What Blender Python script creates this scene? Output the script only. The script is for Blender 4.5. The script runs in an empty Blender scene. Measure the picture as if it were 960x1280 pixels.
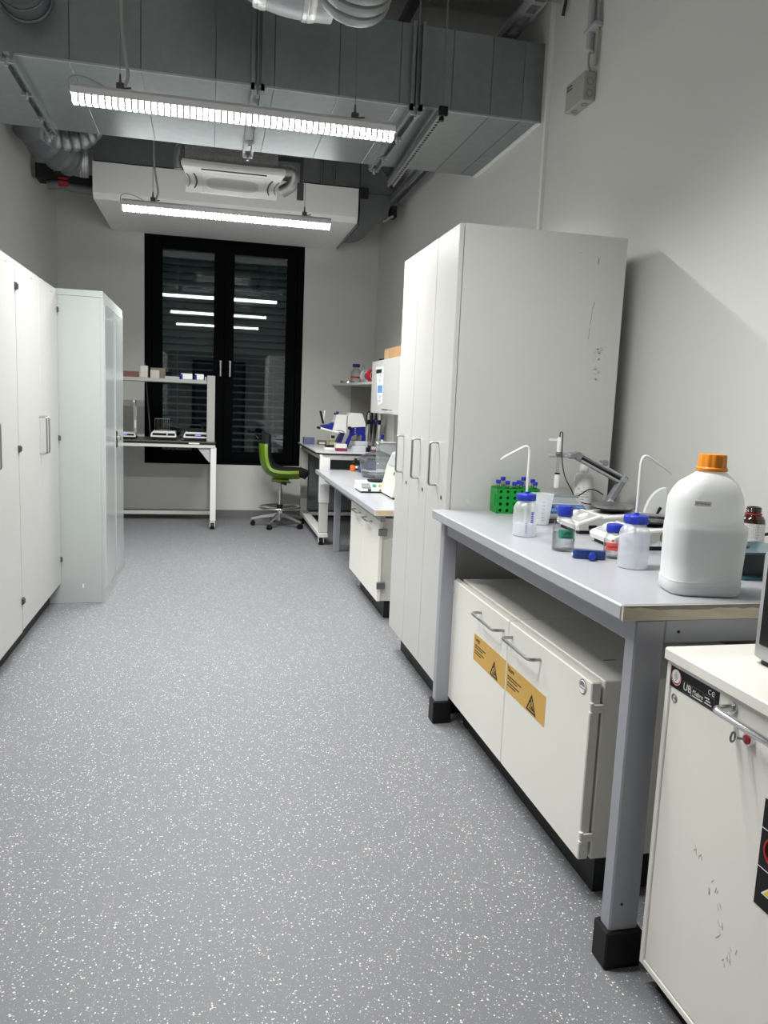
import bpy, bmesh, math, random
from mathutils import Matrix, Vector
random.seed(7)
C = bpy.context.scene.collection
SC = bpy.context.scene
pi = math.pi

# ------------------------------------------------------------------ camera, world, exposure
cd = bpy.data.cameras.new('camera'); cam = bpy.data.objects.new('camera', cd); C.objects.link(cam)
cd.sensor_fit = 'HORIZONTAL'; cd.sensor_width = 36.0; cd.lens = 965.92 * 36.0 / 960.0; cd.clip_start = .05
YAW, PITCH, ROLL, HC = .224917, .138141, .04241, 1.335
_f = Vector((math.sin(YAW)*math.cos(PITCH), math.cos(YAW)*math.cos(PITCH), -math.sin(PITCH)))
_r = Vector((math.cos(YAW), -math.sin(YAW), 0)); _u = _r.cross(_f)
_r2 = _r*math.cos(ROLL) + _u*math.sin(ROLL); _u2 = _u*math.cos(ROLL) - _r*math.sin(ROLL)
cam.matrix_world = Matrix(((_r2.x, _u2.x, -_f.x, 0), (_r2.y, _u2.y, -_f.y, 0), (_r2.z, _u2.z, -_f.z, HC), (0, 0, 0, 1)))
SC.camera = cam
SC.view_settings.view_transform = 'Standard'; SC.view_settings.look = 'None'
SC.view_settings.gamma = 1; SC.view_settings.use_curve_mapping = False
SC.view_settings.exposure = 0.2
LAMP = 26.0                                     # glow of the luminaires' diffusers
BEAM, SPREAD = 46.0, 150.0                     # watts and opening angle of each luminaire's lens optic
w = bpy.data.worlds.new('night'); SC.world = w; w.use_nodes = True
w.node_tree.nodes['Background'].inputs[0].default_value = (.02, .03, .05, 1)
w.node_tree.nodes['Background'].inputs[1].default_value = .1
SC.cycles.max_bounces = 8; SC.cycles.diffuse_bounces = 5; SC.cycles.transparent_max_bounces = 24
SC.cycles.caustics_reflective = False; SC.cycles.caustics_refractive = False
SC.cycles.sample_clamp_indirect = 4

# ------------------------------------------------------------------ materials
def lin(c):
    return tuple(((x/255)/12.92 if x/255 <= .04045 else ((x/255+.055)/1.055)**2.4) for x in c)
def hexc(h):
    return lin((int(h[0:2], 16), int(h[2:4], 16), int(h[4:6], 16)))
MATS = {}
def pm(name, col, rough=.5, metal=0, var=.0, scale=6, bump=0, bscale=200, coat=0, spec=.5, stretch=None):
    if isinstance(col, str): col = hexc(col)
    m = bpy.data.materials.new(name); m.use_nodes = True; MATS[name] = m
    nt = m.node_tree; b = nt.nodes['Principled BSDF']
    b.inputs['Base Color'].default_value = (*col, 1); b.inputs['Roughness'].default_value = rough
    b.inputs['Metallic'].default_value = metal; b.inputs['Coat Weight'].default_value = coat
    b.inputs['Specular IOR Level'].default_value = spec
    if var or bump:
        tc = nt.nodes.new('ShaderNodeTexCoord')
        src = tc.outputs['Object']
        if stretch:
            mp = nt.nodes.new('ShaderNodeMapping'); mp.inputs['Scale'].default_value = stretch
            nt.links.new(src, mp.inputs[0]); src = mp.outputs[0]
    if var:
        n = nt.nodes.new('ShaderNodeTexNoise'); n.inputs['Scale'].default_value = scale; n.inputs['Detail'].default_value = 5
        nt.links.new(src, n.inputs['Vector'])
        mx = nt.nodes.new('ShaderNodeMix'); mx.data_type = 'RGBA'
        mx.inputs[6].default_value = (*[c*(1-var) for c in col], 1); mx.inputs[7].default_value = (*[min(1, c*(1+var)) for c in col], 1)
        nt.links.new(n.outputs['Fac'], mx.inputs[0]); nt.links.new(mx.outputs[2], b.inputs['Base Color'])
    if bump:
        n2 = nt.nodes.new('ShaderNodeTexNoise'); n2.inputs['Scale'].default_value = bscale; n2.inputs['Detail'].default_value = 2
        nt.links.new(src, n2.inputs['Vector'])
        bp = nt.nodes.new('ShaderNodeBump'); bp.inputs['Strength'].default_value = bump; bp.inputs['Distance'].default_value = .002
        nt.links.new(n2.outputs['Fac'], bp.inputs['Height']); nt.links.new(bp.outputs[0], b.inputs['Normal'])
    return m
def emit(name, col, s):
    m = bpy.data.materials.new(name); m.use_nodes = True; nt = m.node_tree; MATS[name] = m
    b = nt.nodes['Principled BSDF']; b.inputs['Emission Color'].default_value = (*col, 1); b.inputs['Emission Strength'].default_value = s
    b.inputs['Base Color'].default_value = (*col, 1)
    return m
def clear(name, tint, gloss=.06, rough=.02, edge=.35):
    """thin clear sheet: tinted transparency, more mirror at grazing angles"""
    m = bpy.data.materials.new(name); m.use_nodes = True; nt = m.node_tree; MATS[name] = m
    nt.nodes.remove(nt.nodes['Principled BSDF']); out = nt.nodes['Material Output']
    t = nt.nodes.new('ShaderNodeBsdfTransparent'); g = nt.nodes.new('ShaderNodeBsdfGlossy'); g.inputs['Roughness'].default_value = rough
    g.inputs['Color'].default_value = (1, 1, 1, 1)
    lf = nt.nodes.new('ShaderNodeLayerWeight'); lf.inputs['Blend'].default_value = .5
    pw = nt.nodes.new('ShaderNodeMath'); pw.operation = 'POWER'; pw.inputs[1].default_value = 4.0; nt.links.new(lf.outputs['Facing'], pw.inputs[0])
    lw = nt.nodes.new('ShaderNodeMath'); lw.operation = 'MULTIPLY_ADD'; lw.inputs[1].default_value = .8; lw.inputs[2].default_value = gloss*.75; lw.use_clamp = True; nt.links.new(pw.outputs[0], lw.inputs[0])
    l2 = nt.nodes.new('ShaderNodeLayerWeight'); l2.inputs['Blend'].default_value = edge
    mx = nt.nodes.new('ShaderNodeMix'); mx.data_type = 'RGBA'
    mx.inputs[6].default_value = (*tint, 1); mx.inputs[7].default_value = (*[c*.55 for c in tint], 1)
    nt.links.new(l2.outputs['Facing'], mx.inputs[0]); nt.links.new(mx.outputs[2], t.inputs['Color'])
    ms = nt.nodes.new('ShaderNodeMixShader')
    nt.links.new(lw.outputs[0], ms.inputs[0]); nt.links.new(t.outputs[0], ms.inputs[1]); nt.links.new(g.outputs[0], ms.inputs[2])
    nt.links.new(ms.outputs[0], out.inputs[0])
    return m
def milky(name, col, clearness, gloss=.05):
    """translucent plastic: diffuse, let-through and some plain see-through"""
    m = bpy.data.materials.new(name); m.use_nodes = True; nt = m.node_tree; MATS[name] = m
    nt.nodes.remove(nt.nodes['Principled BSDF']); out = nt.nodes['Material Output']
    d = nt.nodes.new('ShaderNodeBsdfDiffuse'); tl = nt.nodes.new('ShaderNodeBsdfTranslucent'); t = nt.nodes.new('ShaderNodeBsdfTransparent')
    g = nt.nodes.new('ShaderNodeBsdfGlossy'); g.inputs['Roughness'].default_value = .2
    for n in (d, tl): n.inputs['Color'].default_value = (*col, 1)
    a = nt.nodes.new('ShaderNodeMixShader'); a.inputs[0].default_value = .32
    nt.links.new(d.outputs[0], a.inputs[1]); nt.links.new(tl.outputs[0], a.inputs[2])
    b = nt.nodes.new('ShaderNodeMixShader'); b.inputs[0].default_value = clearness
    nt.links.new(a.outputs[0], b.inputs[1]); nt.links.new(t.outputs[0], b.inputs[2])
    c = nt.nodes.new('ShaderNodeMixShader'); c.inputs[0].default_value = gloss
    nt.links.new(b.outputs[0], c.inputs[1]); nt.links.new(g.outputs[0], c.inputs[2])
    nt.links.new(c.outputs[0], out.inputs[0])
    return m
def floor_mat():
    m = bpy.data.materials.new('speckled_vinyl'); m.use_nodes = True; nt = m.node_tree
    b = nt.nodes['Principled BSDF']; tc = nt.nodes.new('ShaderNodeTexCoord'); N = nt.nodes.new; L = nt.links.new
    base = N('ShaderNodeTexNoise'); base.inputs['Scale'].default_value = 450; base.inputs['Detail'].default_value = 3
    L(tc.outputs['Object'], base.inputs['Vector'])
    r0 = N('ShaderNodeValToRGB'); r0.color_ramp.elements[0].position = .3; r0.color_ramp.elements[1].position = .72
    r0.color_ramp.elements[0].color = (.164, .168, .180, 1); r0.color_ramp.elements[1].color = (.220, .224, .238, 1)
    L(base.outputs['Fac'], r0.inputs[0])
    cur = r0.outputs[0]
    for sc, thr, seed, col in ((150, .150, 0, (.72, .72, .71)), (280, .16, 3.3, (.48, .48, .49)), (95, .075, 8.1, (.85, .85, .84)), (240, .15, 5.7, (.19, .19, .20))):
        mp = N('ShaderNodeMapping'); mp.inputs['Location'].default_value = (seed, seed*.7, 0); L(tc.outputs['Object'], mp.inputs[0])
        wv = N('ShaderNodeTexNoise'); wv.inputs['Scale'].default_value = sc*2.2; L(mp.outputs[0], wv.inputs['Vector'])
        ad = N('ShaderNodeMix'); ad.data_type = 'RGBA'; ad.blend_type = 'LINEAR_LIGHT'; ad.inputs[0].default_value = .45/sc
        L(mp.outputs[0], ad.inputs[6]); L(wv.outputs['Color'], ad.inputs[7])
        v = N('ShaderNodeTexVoronoi'); v.inputs['Scale'].default_value = sc; v.voronoi_dimensions = '2D'; L(ad.outputs[2], v.inputs['Vector'])
        sp = N('ShaderNodeSeparateColor'); L(v.outputs['Color'], sp.inputs[0])
        # only some cells carry a fleck, of uneven size
        ml = N('ShaderNodeMath'); ml.operation = 'MULTIPLY'; ml.inputs[1].default_value = thr*2.6; L(sp.outputs[0], ml.inputs[0])
        lt = N('ShaderNodeMath'); lt.operation = 'LESS_THAN'; L(v.outputs['Distance'], lt.inputs[0]); L(ml.outputs[0], lt.inputs[1])
        gt = N('ShaderNodeMath'); gt.operation = 'GREATER_THAN'; gt.inputs[1].default_value = .86; L(sp.outputs[1], gt.inputs[0])
        mu = N('ShaderNodeMath'); mu.operation = 'MULTIPLY'; L(lt.outputs[0], mu.inputs[0]); L(gt.outputs[0], mu.inputs[1])
        mx = N('ShaderNodeMix'); mx.data_type = 'RGBA'; L(mu.outputs[0], mx.inputs[0]); L(cur, mx.inputs[6]); mx.inputs[7].default_value = (*col, 1)
        cur = mx.outputs[2]
    L(cur, b.inputs['Base Color']); b.inputs['Roughness'].default_value = .5; b.inputs['Specular IOR Level'].default_value = .22
    return m
FLOOR = floor_mat()
WALL = pm('white_plaster', (.64, .64, .615), .9, var=.02, scale=3, bump=.12, bscale=350)
CEIL = pm('grey_ceiling', (.6, .6, .59), .9, var=.03)
SKIRT = pm('grey_skirting', (.17, .17, .17), .6)
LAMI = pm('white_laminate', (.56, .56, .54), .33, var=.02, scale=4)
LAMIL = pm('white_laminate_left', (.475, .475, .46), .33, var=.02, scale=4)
LAMI2 = pm('cream_cabinet_paint', (.86, .845, .775), .4, var=.02, scale=5)
STEEL = pm('grey_painted_steel', (.43, .46, .455), .35, var=.02)
STEELG = pm('glossy_grey_steel', (.43, .46, .46), .16, spec=.9)
GALV = pm('galvanised_sheet', (.30, .335, .34), .38, metal=.88, var=.16, scale=16)
GALV2 = pm('galvanised_bright', (.55, .57, .57), .3, metal=.9, var=.12, scale=40)
DUCTD = pm('dull_duct_sheet', (.17, .185, .19), .5, metal=.55, var=.12, scale=12)
FOIL = pm('foil_duct', (.30, .32, .32), .42, metal=.7, var=.2, scale=25, bump=.3, bscale=60)
FOILT = pm('crumpled_foil_tape', (.52, .52, .51), .34, metal=.9, var=.25, scale=60, bump=1.0, bscale=90)
PLEN = pm('light_grey_panel', (.85, .85, .84), .6, var=.015)
BLACK = pm('black_plastic', (.006, .006, .007), .45, spec=.3)
BLACKM = pm('matt_black', (.008, .008, .009), .8)
PLINTH = pm('dark_plinth', (.018, .019, .021), .5, spec=.3)
ANTH = pm('anthracite_frame', (.002, .0024, .003), .6, spec=.04)
TOP = pm('grey_worktop', (.40, .41, .44), .3, var=.03, scale=30)
FRAMEG = pm('blue_grey_frame', (.34, .35, .395), .4, var=.03)
BEIGE = pm('cut_wood_edge', (.58, .51, .40), .7, var=.22, scale=14, stretch=(1, 1, 8))
PALEWOOD = pm('pale_wood_edge', (.66, .55, .38), .6, var=.12, scale=14)
CARD = pm('brown_cardboard', (.42, .26, .12), .8, var=.06)
WHITE = pm('white_plastic', (.80, .80, .78), .35)
OFFW = pm('off_white_plastic', (.62, .62, .57), .45)
SHADEW = pm('shaded_off_white', (.36, .36, .34), .5)  # darker off-white: shade on the raised shelf and uprights put into the colour
LGREY = pm('light_grey_plastic', (.42, .43, .44), .45)
MGREY = pm('mid_grey_plastic', (.22, .225, .24), .5)
DGREY = pm('dark_grey_plastic', (.06, .062, .066), .5)
CHROME = pm('chrome', (.72, .72, .73), .14, metal=1)
INOX = pm('brushed_steel', (.42, .42, .42), .32, metal=1)
ZINC = pm('zinc_steel', (.30, .31, .32), .4, metal=.9)
BLUE = pm('blue_plastic', (.008, .016, .25), .35)
CAPBLUE = pm('blue_cap', (.012, .035, .42), .4)
NAVY = pm('navy_plastic', (.01, .035, .17), .35)
KEYBLUE = pm('dusty_blue_panel', (.05, .12, .28), .4)
GREENP = pm('green_rack_plastic', (.0, .30, .03), .4)
LIME = pm('lime_shell', (.16, .29, .012), .35)
ORANGE = pm('orange_cap', (.80, .27, .012), .4)
ORANGE2 = pm('orange_plastic', (.85, .18, .02), .4)
RED = pm('red_print', (.45, .012, .02), .45)
REDLAB = pm('red_label', (.78, .10, .09), .6)
GRLAB = pm('green_label', (.03, .27, .17), .6)
YELLAB = pm('amber_sticker', (.66, .40, .085), .55)
MAGENTA = pm('magenta_box', (.18, .01, .07), .5)
PAPER = pm('white_paper', (.82, .82, .80), .7)
PAPERB = pm('blue_print', (.12, .30, .62), .6)
INK = pm('black_ink', (.01, .01, .01), .6)
GREYPR = pm('grey_print', (.22, .22, .22), .6)
WHITEPR = pm('white_print', (.85, .85, .85), .6)
RUBBER = pm('rubber_cable', (.008, .008, .008), .5)
CABLEG = pm('grey_cable', (.36, .36, .33), .5)
FELT = pm('grey_felt', (.32, .32, .315), .95, var=.5, scale=70)
FABRIC = pm('black_fabric', (.01, .01, .011), .9)
AMBERG = pm('amber_glass', (.03, .010, .004), .08, coat=.5)
TEAL = pm('smoky_teal_plastic', (.05, .13, .165), .18)
TEALD = pm('dark_navy_core', (.004, .008, .02), .3)
SLAT = pm('blind_slat', (.36, .42, .43), .5)
LEDON = emit('lit_diffuser', (1.0, .995, .975), LAMP)
LENS = pm('diffuser_rib', (.62, .62, .62), .4)
ALU = pm('luminaire_housing', (.68, .68, .68), .4)
PANE = clear('window_glass', (.80, .84, .84), .065, .01, .05)
GLASS = clear('bottle_glass', (.96, .97, .97), .07, .03, .42)
GLASS2 = clear('desiccator_glass', (.93, .95, .95), .10, .04, .4)
WATER = clear('water', (.93, .955, .955), .04, .02, .5)
ACRYL = clear('clear_plastic', (.93, .93, .92), .04, .05, .3)
HDPE = milky('milky_plastic', (.95, .965, .965), .20)
HDPEW = milky('white_milky_plastic', (.95, .95, .94), .04)
LIQ = milky('milky_liquid', (.72, .80, .82), .20)
LIQW = milky('wash_liquid', (.86, .91, .96), .50)
LDPE = milky('clear_milky_plastic', (.93, .945, .98), .68)
PPCLEAR = milky('beaker_plastic', (.92, .95, .97), .62)
DISPLAY = emit('display_glow', (.20, .22, .9), 1.2)
SIGNON = emit('sign_glow', (.05, .25, .5), 2.0)

# ------------------------------------------------------------------ mesh building
class MB:
    def __init__(s): s.v = []; s.f = []; s.mi = []; s.cur = 0
    def add(s, vs, fs):
        o = len(s.v); s.v += [tuple(p) for p in vs]; s.f += [tuple(i+o for i in f) for f in fs]; s.mi += [s.cur]*len(fs); return s
    def box(s, x0, x1, y0, y1, z0, z1, b=0):
        return s.obox(((x0+x1)/2, (y0+y1)/2, (z0+z1)/2), (abs(x1-x0), abs(y1-y0), abs(z1-z0)), None, b)
    def obox(s, c, size, R=None, b=0):
        hx, hy, hz = size[0]/2, size[1]/2, size[2]/2
        c = Vector(c)
        tf = (lambda p: c + (R @ Vector(p) if R is not None else Vector(p)))
        if b <= 0 or b >= min(hx, hy, hz):
            vs = [tf((x, y, z)) for x in (-hx, hx) for y in (-hy, hy) for z in (-hz, hz)]
            return s.add(vs, [(0, 1, 3, 2), (4, 6, 7, 5), (0, 4, 5, 1), (2, 3, 7, 6), (0, 2, 6, 4), (1, 5, 7, 3)])
        vs = []; idx = {}
        for sx in (-1, 1):
            for sy in (-1, 1):
                for sz in (-1, 1):
                    for k in range(3):
                        p = [sx*(hx-b), sy*(hy-b), sz*(hz-b)]; p[k] = (sx*hx, sy*hy, sz*hz)[k]
                        idx[(sx, sy, sz, k)] = len(vs); vs.append(tf(p))
        fs = []
        for k in range(3):
            a, d = [(1, 2), (2, 0), (0, 1)][k]
            for sg in (-1, 1):
                q = []
                for (u, v) in ((-1, -1), (1, -1), (1, 1), (-1, 1)):
                    t = [0, 0, 0]; t[k] = sg; t[a] = u; t[d] = v; q.append(idx[(*t, k)])
                fs.append(q if sg > 0 else q[::-1])
        for k in range(3):                 # edges along axis k
            a, d = [(1, 2), (2, 0), (0, 1)][k]
            for u in (-1, 1):
                for v in (-1, 1):
                    t0 = [0, 0, 0]; t0[k] = -1; t0[a] = u; t0[d] = v; t1 = list(t0); t1[k] = 1
                    q = [idx[(*t0, a)], idx[(*t1, a)], idx[(*t1, d)], idx[(*t0, d)]]
                    fs.append(q if u*v < 0 else q[::-1])
        for sx in (-1, 1):
            for sy in (-1, 1):
                for sz in (-1, 1):
                    q = [idx[(sx, sy, sz, k)] for k in range(3)]
                    fs.append(q if sx*sy*sz > 0 else q[::-1])
        return s.add(vs, fs)
    def loft(s, rings, cap0=True, cap1=True, closed=False):
        n = len(rings[0]); vs = [p for r in rings for p in r]; fs = []
        m = len(rings)
        for i in range(m if closed else m-1):
            for j in range(n):
                a = i*n+j; b_ = i*n+(j+1) % n; k = ((i+1) % m)
                fs.append((a, b_, k*n+(j+1) % n, k*n+j))
        if not closed:
            if cap0: fs.append(tuple(range(n))[::-1])
            if cap1: fs.append(tuple((m-1)*n+j for j in range(n)))
        return s.add(vs, fs)
    def cyl(s, p0, p1, r0, r1=None, n=16, caps=True):
        return s.tube([p0, p1], [r0, r0 if r1 is None else r1], n, caps=caps)
    def tube(s, pts, r, n=8, closed=False, caps=True):
        P = [Vector(p) for p in pts]; m = len(P)
        rr = r if isinstance(r, (list, tuple)) else [r]*m
        T = []
        for i in range(m):
            if closed: t = P[(i+1) % m]-P[i-1]
            else: t = P[min(i+1, m-1)]-P[max(i-1, 0)]
            T.append(t.normalized() if t.length > 1e-9 else Vector((0, 0, 1)))
        ref = Vector((0, 0, 1)) if abs(T[0].z) < .9 else Vector((1, 0, 0))
        u = T[0].cross(ref).normalized(); rings = []
        for i in range(m):
            if i: 
                q = T[i-1].rotation_difference(T[i]); u = (q @ u)
            u = (u - T[i]*u.dot(T[i])).normalized(); v = T[i].cross(u)
            rings.append([P[i] + (u*math.cos(2*pi*k/n) + v*math.sin(2*pi*k/n))*rr[i] for k in range(n)])
        return s.loft(rings, caps, caps, closed)
    def lathe(s, prof, c=(0, 0, 0), n=24, R=None):
        c = Vector(c); rings = []
        for (r, z) in prof:
            ring = []
            for k in range(n):
                p = Vector((r*math.cos(2*pi*k/n), r*math.sin(2*pi*k/n), z))
                ring.append(c + (R @ p if R is not None else p))
            rings.append(ring)
        return s.loft(rings)
    def prism(s, poly, vec):
        P = [Vector(p) for p in poly]; v = Vector(vec)
        nrm = Vector((0, 0, 0))
        for i in range(len(P)): nrm += P[i].cross(P[(i+1) % len(P)])
        if nrm.dot(v) < 0: P = P[::-1]
        return s.loft([P, [p+v for p in P]])
    def torus(s, c, R, r, n=32, k=8, M=None):
        c = Vector(c)
        pts = []
        for i in range(n):
            p = Vector((R*math.cos(2*pi*i/n), R*math.sin(2*pi*i/n), 0)); pts.append(c + (M @ p if M is not None else p))
        return s.tube(pts, r, k, closed=True)
    def build(s, name, mat, parent=None, smooth=False, fix=True):
        off = base_of(parent)
        me = bpy.data.meshes.new(name)
        me.from_pydata([(p[0]-off.x, p[1]-off.y, p[2]-off.z) for p in s.v], [], s.f)
        ms = mat if isinstance(mat, (list, tuple)) else [mat]
        for m in ms: me.materials.append(m)
        if len(ms) > 1: me.polygons.foreach_set('material_index', s.mi)
        if fix:
            bm = bmesh.new(); bm.from_mesh(me); bmesh.ops.recalc_face_normals(bm, faces=bm.faces); bm.to_mesh(me); bm.free()
        if smooth:
            me.shade_smooth(); me.set_sharp_from_angle(angle=math.radians(38))
        me.update()
        o = bpy.data.objects.new(name, me); C.objects.link(o)
        if parent is not None: o.parent = parent
        return o
BASE = {}
def base_of(p):
    while p is not None:
        if p.name in BASE: return BASE[p.name]
        p = p.parent
    return Vector((0, 0, 0))
def tag(o, label=None, cat=None, group=None, kind=None):
    if label: o['label'] = label
    if cat: o['category'] = cat
    if group: o['group'] = group
    if kind: o['kind'] = kind
    return o
def thing(name, label, cat, loc, group=None):
    o = bpy.data.objects.new(name, None); C.objects.link(o); o.location = loc; o.empty_display_size = .05
    BASE[o.name] = Vector(loc)
    return tag(o, label, cat, group)
def struct(mb, name, mat, parent=None, smooth=False):
    o = mb.build(name, mat, parent, smooth)
    if parent is None: o['kind'] = 'structure'
    return o
def dup(root, loc, label=None, rotz=0):
    r = root.copy(); C.objects.link(r); r.location = loc; r.rotation_euler = (0, 0, rotz)
    if label: r['label'] = label
    for ch in list(root.children):
        c = ch.copy(); C.objects.link(c); c.parent = r
        for g in list(ch.children):
            d = g.copy(); C.objects.link(d); d.parent = c
    return r
def B(*a, **k): return MB().box(*a, **k)
FACE = {'-X': Matrix(((0, 0, -1), (-1, 0, 0), (0, 1, 0))), '-Y': Matrix(((1, 0, 0), (0, 0, -1), (0, 1, 0)))}
def text(name, body, loc, size, mat, parent, face='-X', R=None, align='LEFT'):
    cu = bpy.data.curves.new(name, 'FONT'); cu.body = body; cu.size = size; cu.extrude = .0002; cu.align_x = align; cu.align_y = 'CENTER'
    cu.resolution_u = 3
    cu.materials.append(mat)
    tmp = bpy.data.objects.new('lettering_source', cu); C.objects.link(tmp)
    dg = bpy.context.evaluated_depsgraph_get(); dg.update()
    me = bpy.data.meshes.new_from_object(tmp.evaluated_get(dg)); bpy.data.objects.remove(tmp)
    o = bpy.data.objects.new(name, me); C.objects.link(o)
    M3 = (R if R is not None else FACE[face])
    M4 = M3.to_4x4(); M4.translation = Vector(loc) - base_of(parent)
    o.parent = parent; o.matrix_local = M4
    return o
def arc(c, r, a0, a1, n, ux, uy):
    c = Vector(c); ux = Vector(ux); uy = Vector(uy)
    return [c + ux*(r*math.cos(a0+(a1-a0)*i/n)) + uy*(r*math.sin(a0+(a1-a0)*i/n)) for i in range(n+1)]
def bez(p0, p1, p2, p3, n=10):
    p0, p1, p2, p3 = map(Vector, (p0, p1, p2, p3)); out = []
    for i in range(n+1):
        t = i/n; out.append(p0*(1-t)**3 + p1*3*t*(1-t)**2 + p2*3*t*t*(1-t) + p3*t**3)
    return out
def chain(*segs):
    out = []
    for s_ in segs: out += s_ if not out else s_[1:]
    return out
def spline(pts, k=6):
    P = [Vector(p) for p in pts]; P = [P[0]*2-P[1]] + P + [P[-1]*2-P[-2]]; out = []
    for i in range(1, len(P)-2):
        for j in range(k):
            t = j/k; a, b, c, d = P[i-1:i+3]
            out.append(.5*((2*b) + (c-a)*t + (2*a-5*b+4*c-d)*t*t + (3*b-a-3*c+d)*t**3))
    out.append(P[-2]); return out
def bow(p0, p1, outv, r, n=8, rad=.012):
    """a bow handle: two posts along outv and a bar between, corners rounded"""
    p0, p1, o = Vector(p0), Vector(p1), Vector(outv); d = (p1-p0).normalized(); on = o.normalized()
    a, b = p0+o, p1+o
    pts = [p0] + bez(a-on*rad, a-on*rad*.4, a+d*rad*.4, a+d*rad, 4) + bez(b-d*rad, b-d*rad*.4, b-on*rad*.4, b-on*rad, 4) + [p1]
    return MB().tube(pts, r, n)
def rrect(cx, cy, z, hw, hd, rad, k=4):
    pts = []
    for (sx, sy, a) in ((1, 1, 0), (-1, 1, pi/2), (-1, -1, pi), (1, -1, 3*pi/2)):
        for i in range(k+1):
            t = a + i*pi/2/k
            pts.append(Vector((cx + sx*(hw-rad) + rad*math.cos(t), cy + sy*(hd-rad) + rad*math.sin(t), z)))
    return pts

# ------------------------------------------------------------------ the room
XL, XR, YB, YF, ZC = -1.546, 1.813, 8.75, -1.6, 3.78
struct(B(XL, XR, YF, YB, -.05, 0), 'floor', FLOOR)
fl = bpy.data.objects['floor']
SEAM = pm('weld_seam', (.20, .20, .21), .5)
for x in (-.238, .988):
    MB().box(x-.0014, x+.0014, YF, YB, 0, .0004).build('weld_seam', SEAM, fl)
MB().box(XL, XR, 8.28, 8.284, 0, .0006).build('weld_seam', SEAM, fl)
struct(B(XL, XR, YF, YB, ZC, ZC+.1), 'ceiling', CEIL)
struct(B(XL-.1, XL, YF, YB, 0, ZC), 'wall_left', WALL)
struct(B(XR, XR+.1, YF, YB, 0, ZC), 'wall_right', WALL)
WX0, WX1, WZ0, WZ1 = -.690, .995, .598, 3.002
wb = MB().box(XL, WX0, YB, YB+.12, 0, ZC).box(WX1, XR, YB, YB+.12, 0, ZC).box(WX0, WX1, YB, YB+.12, 0, WZ0).box(WX0, WX1, YB, YB+.12, WZ1, ZC)
struct(wb, 'wall_back', WALL)
struct(B(XL, XR, YF-.1, YF, 0, ZC), 'wall_front', WALL)
struct(B(XL+.001, XR-.001, YB-.012, YB, 0, .092), 'baseboard_back', SKIRT)
struct(B(XL, XL+.012, YF, YB-.012, 0, .092), 'baseboard_left', SKIRT)
struct(B(XR-.012, XR, YF, YB-.012, 0, .092), 'baseboard_right', SKIRT)
# entrance door behind the camera (only mirrored in the window)
d1 = thing('door_1', None, None, (.2, YF, 0)); d1['kind'] = 'structure'
B(-.35, .75, YF, YF+.04, 0, 2.12).build('leaf', DGREY, d1)
MB().box(-.42, -.35, YF, YF+.06, 0, 2.19).box(.75, .82, YF, YF+.06, 0, 2.19).box(-.35, .75, YF, YF+.06, 2.12, 2.19).build('door_frame', ANTH, d1)
bow((-.27, YF+.04, 1.0), (-.27, YF+.04, 1.14), (0, .05, 0), .009).build('door_handle', INOX, d1, True)

# window: outer frame, two sashes with handles and double panes
win = thing('window_1', None, None, (.15, YB, .6)); win['kind'] = 'structure'
Y0, Y1 = YB+.008, YB+.085
MB().box(WX0, WX0+.075, Y0, Y1, WZ0, WZ1, .004).box(WX1-.075, WX1, Y0, Y1, WZ0, WZ1, .004).box(WX0+.075, WX1-.075, Y0, Y1, WZ0, WZ0+.06).box(WX0+.075, WX1-.075, Y0, Y1, WZ1-.06, WZ1).box(.125, .165, Y0, Y1, WZ0+.06, WZ1-.06).build('frame', ANTH, win)
for (sx0, sx1, gx0, gx1, hx) in ((-.61, .136, -.505, .03, .106), (.146, .915, .243, .808, .206)):
    z0, z1, gz0, gz1 = WZ0+.045, WZ1-.045, .745, 2.865
    ys0 = YB-.010
    sash = MB().box(sx0, gx0, ys0, YB+.06, z0, z1, .004).box(gx1, sx1, ys0, YB+.06, z0, z1, .004).box(gx0, gx1, ys0, YB+.06, z0, gz0, .004).box(gx0, gx1, ys0, YB+.06, gz1, z1, .004).build('sash', ANTH, win)
    B(gx0-.004, gx1+.004, YB+.022, YB+.026, gz0-.004, gz1+.004).build('pane', PANE, sash)
    p2 = MB().obox(((gx0+gx1)/2, YB+.05, (gz0+gz1)/2), (gx1-gx0, .004, gz1-gz0)).build('pane', PANE, sash)
    MB().box(hx-.013, hx+.013, ys0-.008, ys0, 1.66, 1.735, .003).cyl((hx, ys0-.008, 1.70), (hx, ys0-.05, 1.70), .010, n=10).obox((hx, ys0-.048, 1.635), (.022, .014, .15), None, .005).build('handle', INOX, sash)
# outside blind
bl = thing('venetian_blind', 'grey slatted exterior blind lowered behind the dark window', 'blind', (.15, YB+.24, .7))
nsl = 29
for i in range(nsl):
    z = .715 + i*.0765
    tilt = math.radians(12 if i < 15 else 52)
    R = Matrix.Rotation(tilt, 3, 'X')
    m = MB(); prof = [(-.04, -.003), (-.02, .004), (0, .006), (.02, .004), (.04, -.003)]
    ra = [R @ Vector((0, a, b)) for a, b in prof]; rb = [R @ Vector((0, a, b-.0015)) for a, b in prof][::-1]
    ring = ra + rb
    m.loft([[Vector((x, YB+.24, z)) + p for p in ring] for x in (-.66, .96)])
    m.build('slat', SLAT, bl)
for x in (-.355, .70):
    MB().box(x-.003, x+.003, YB+.197, YB+.199, .70, 2.95).build('ladder_tape', LGREY, bl)
B(-.66, .96, YB+.21, YB+.27, .655, .68).build('bottom_rail', SLAT, bl)
B(-.72, 1.02, YB+.121, YB+.30, 2.95, 3.10).build('head_box', ANTH, bl)

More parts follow.
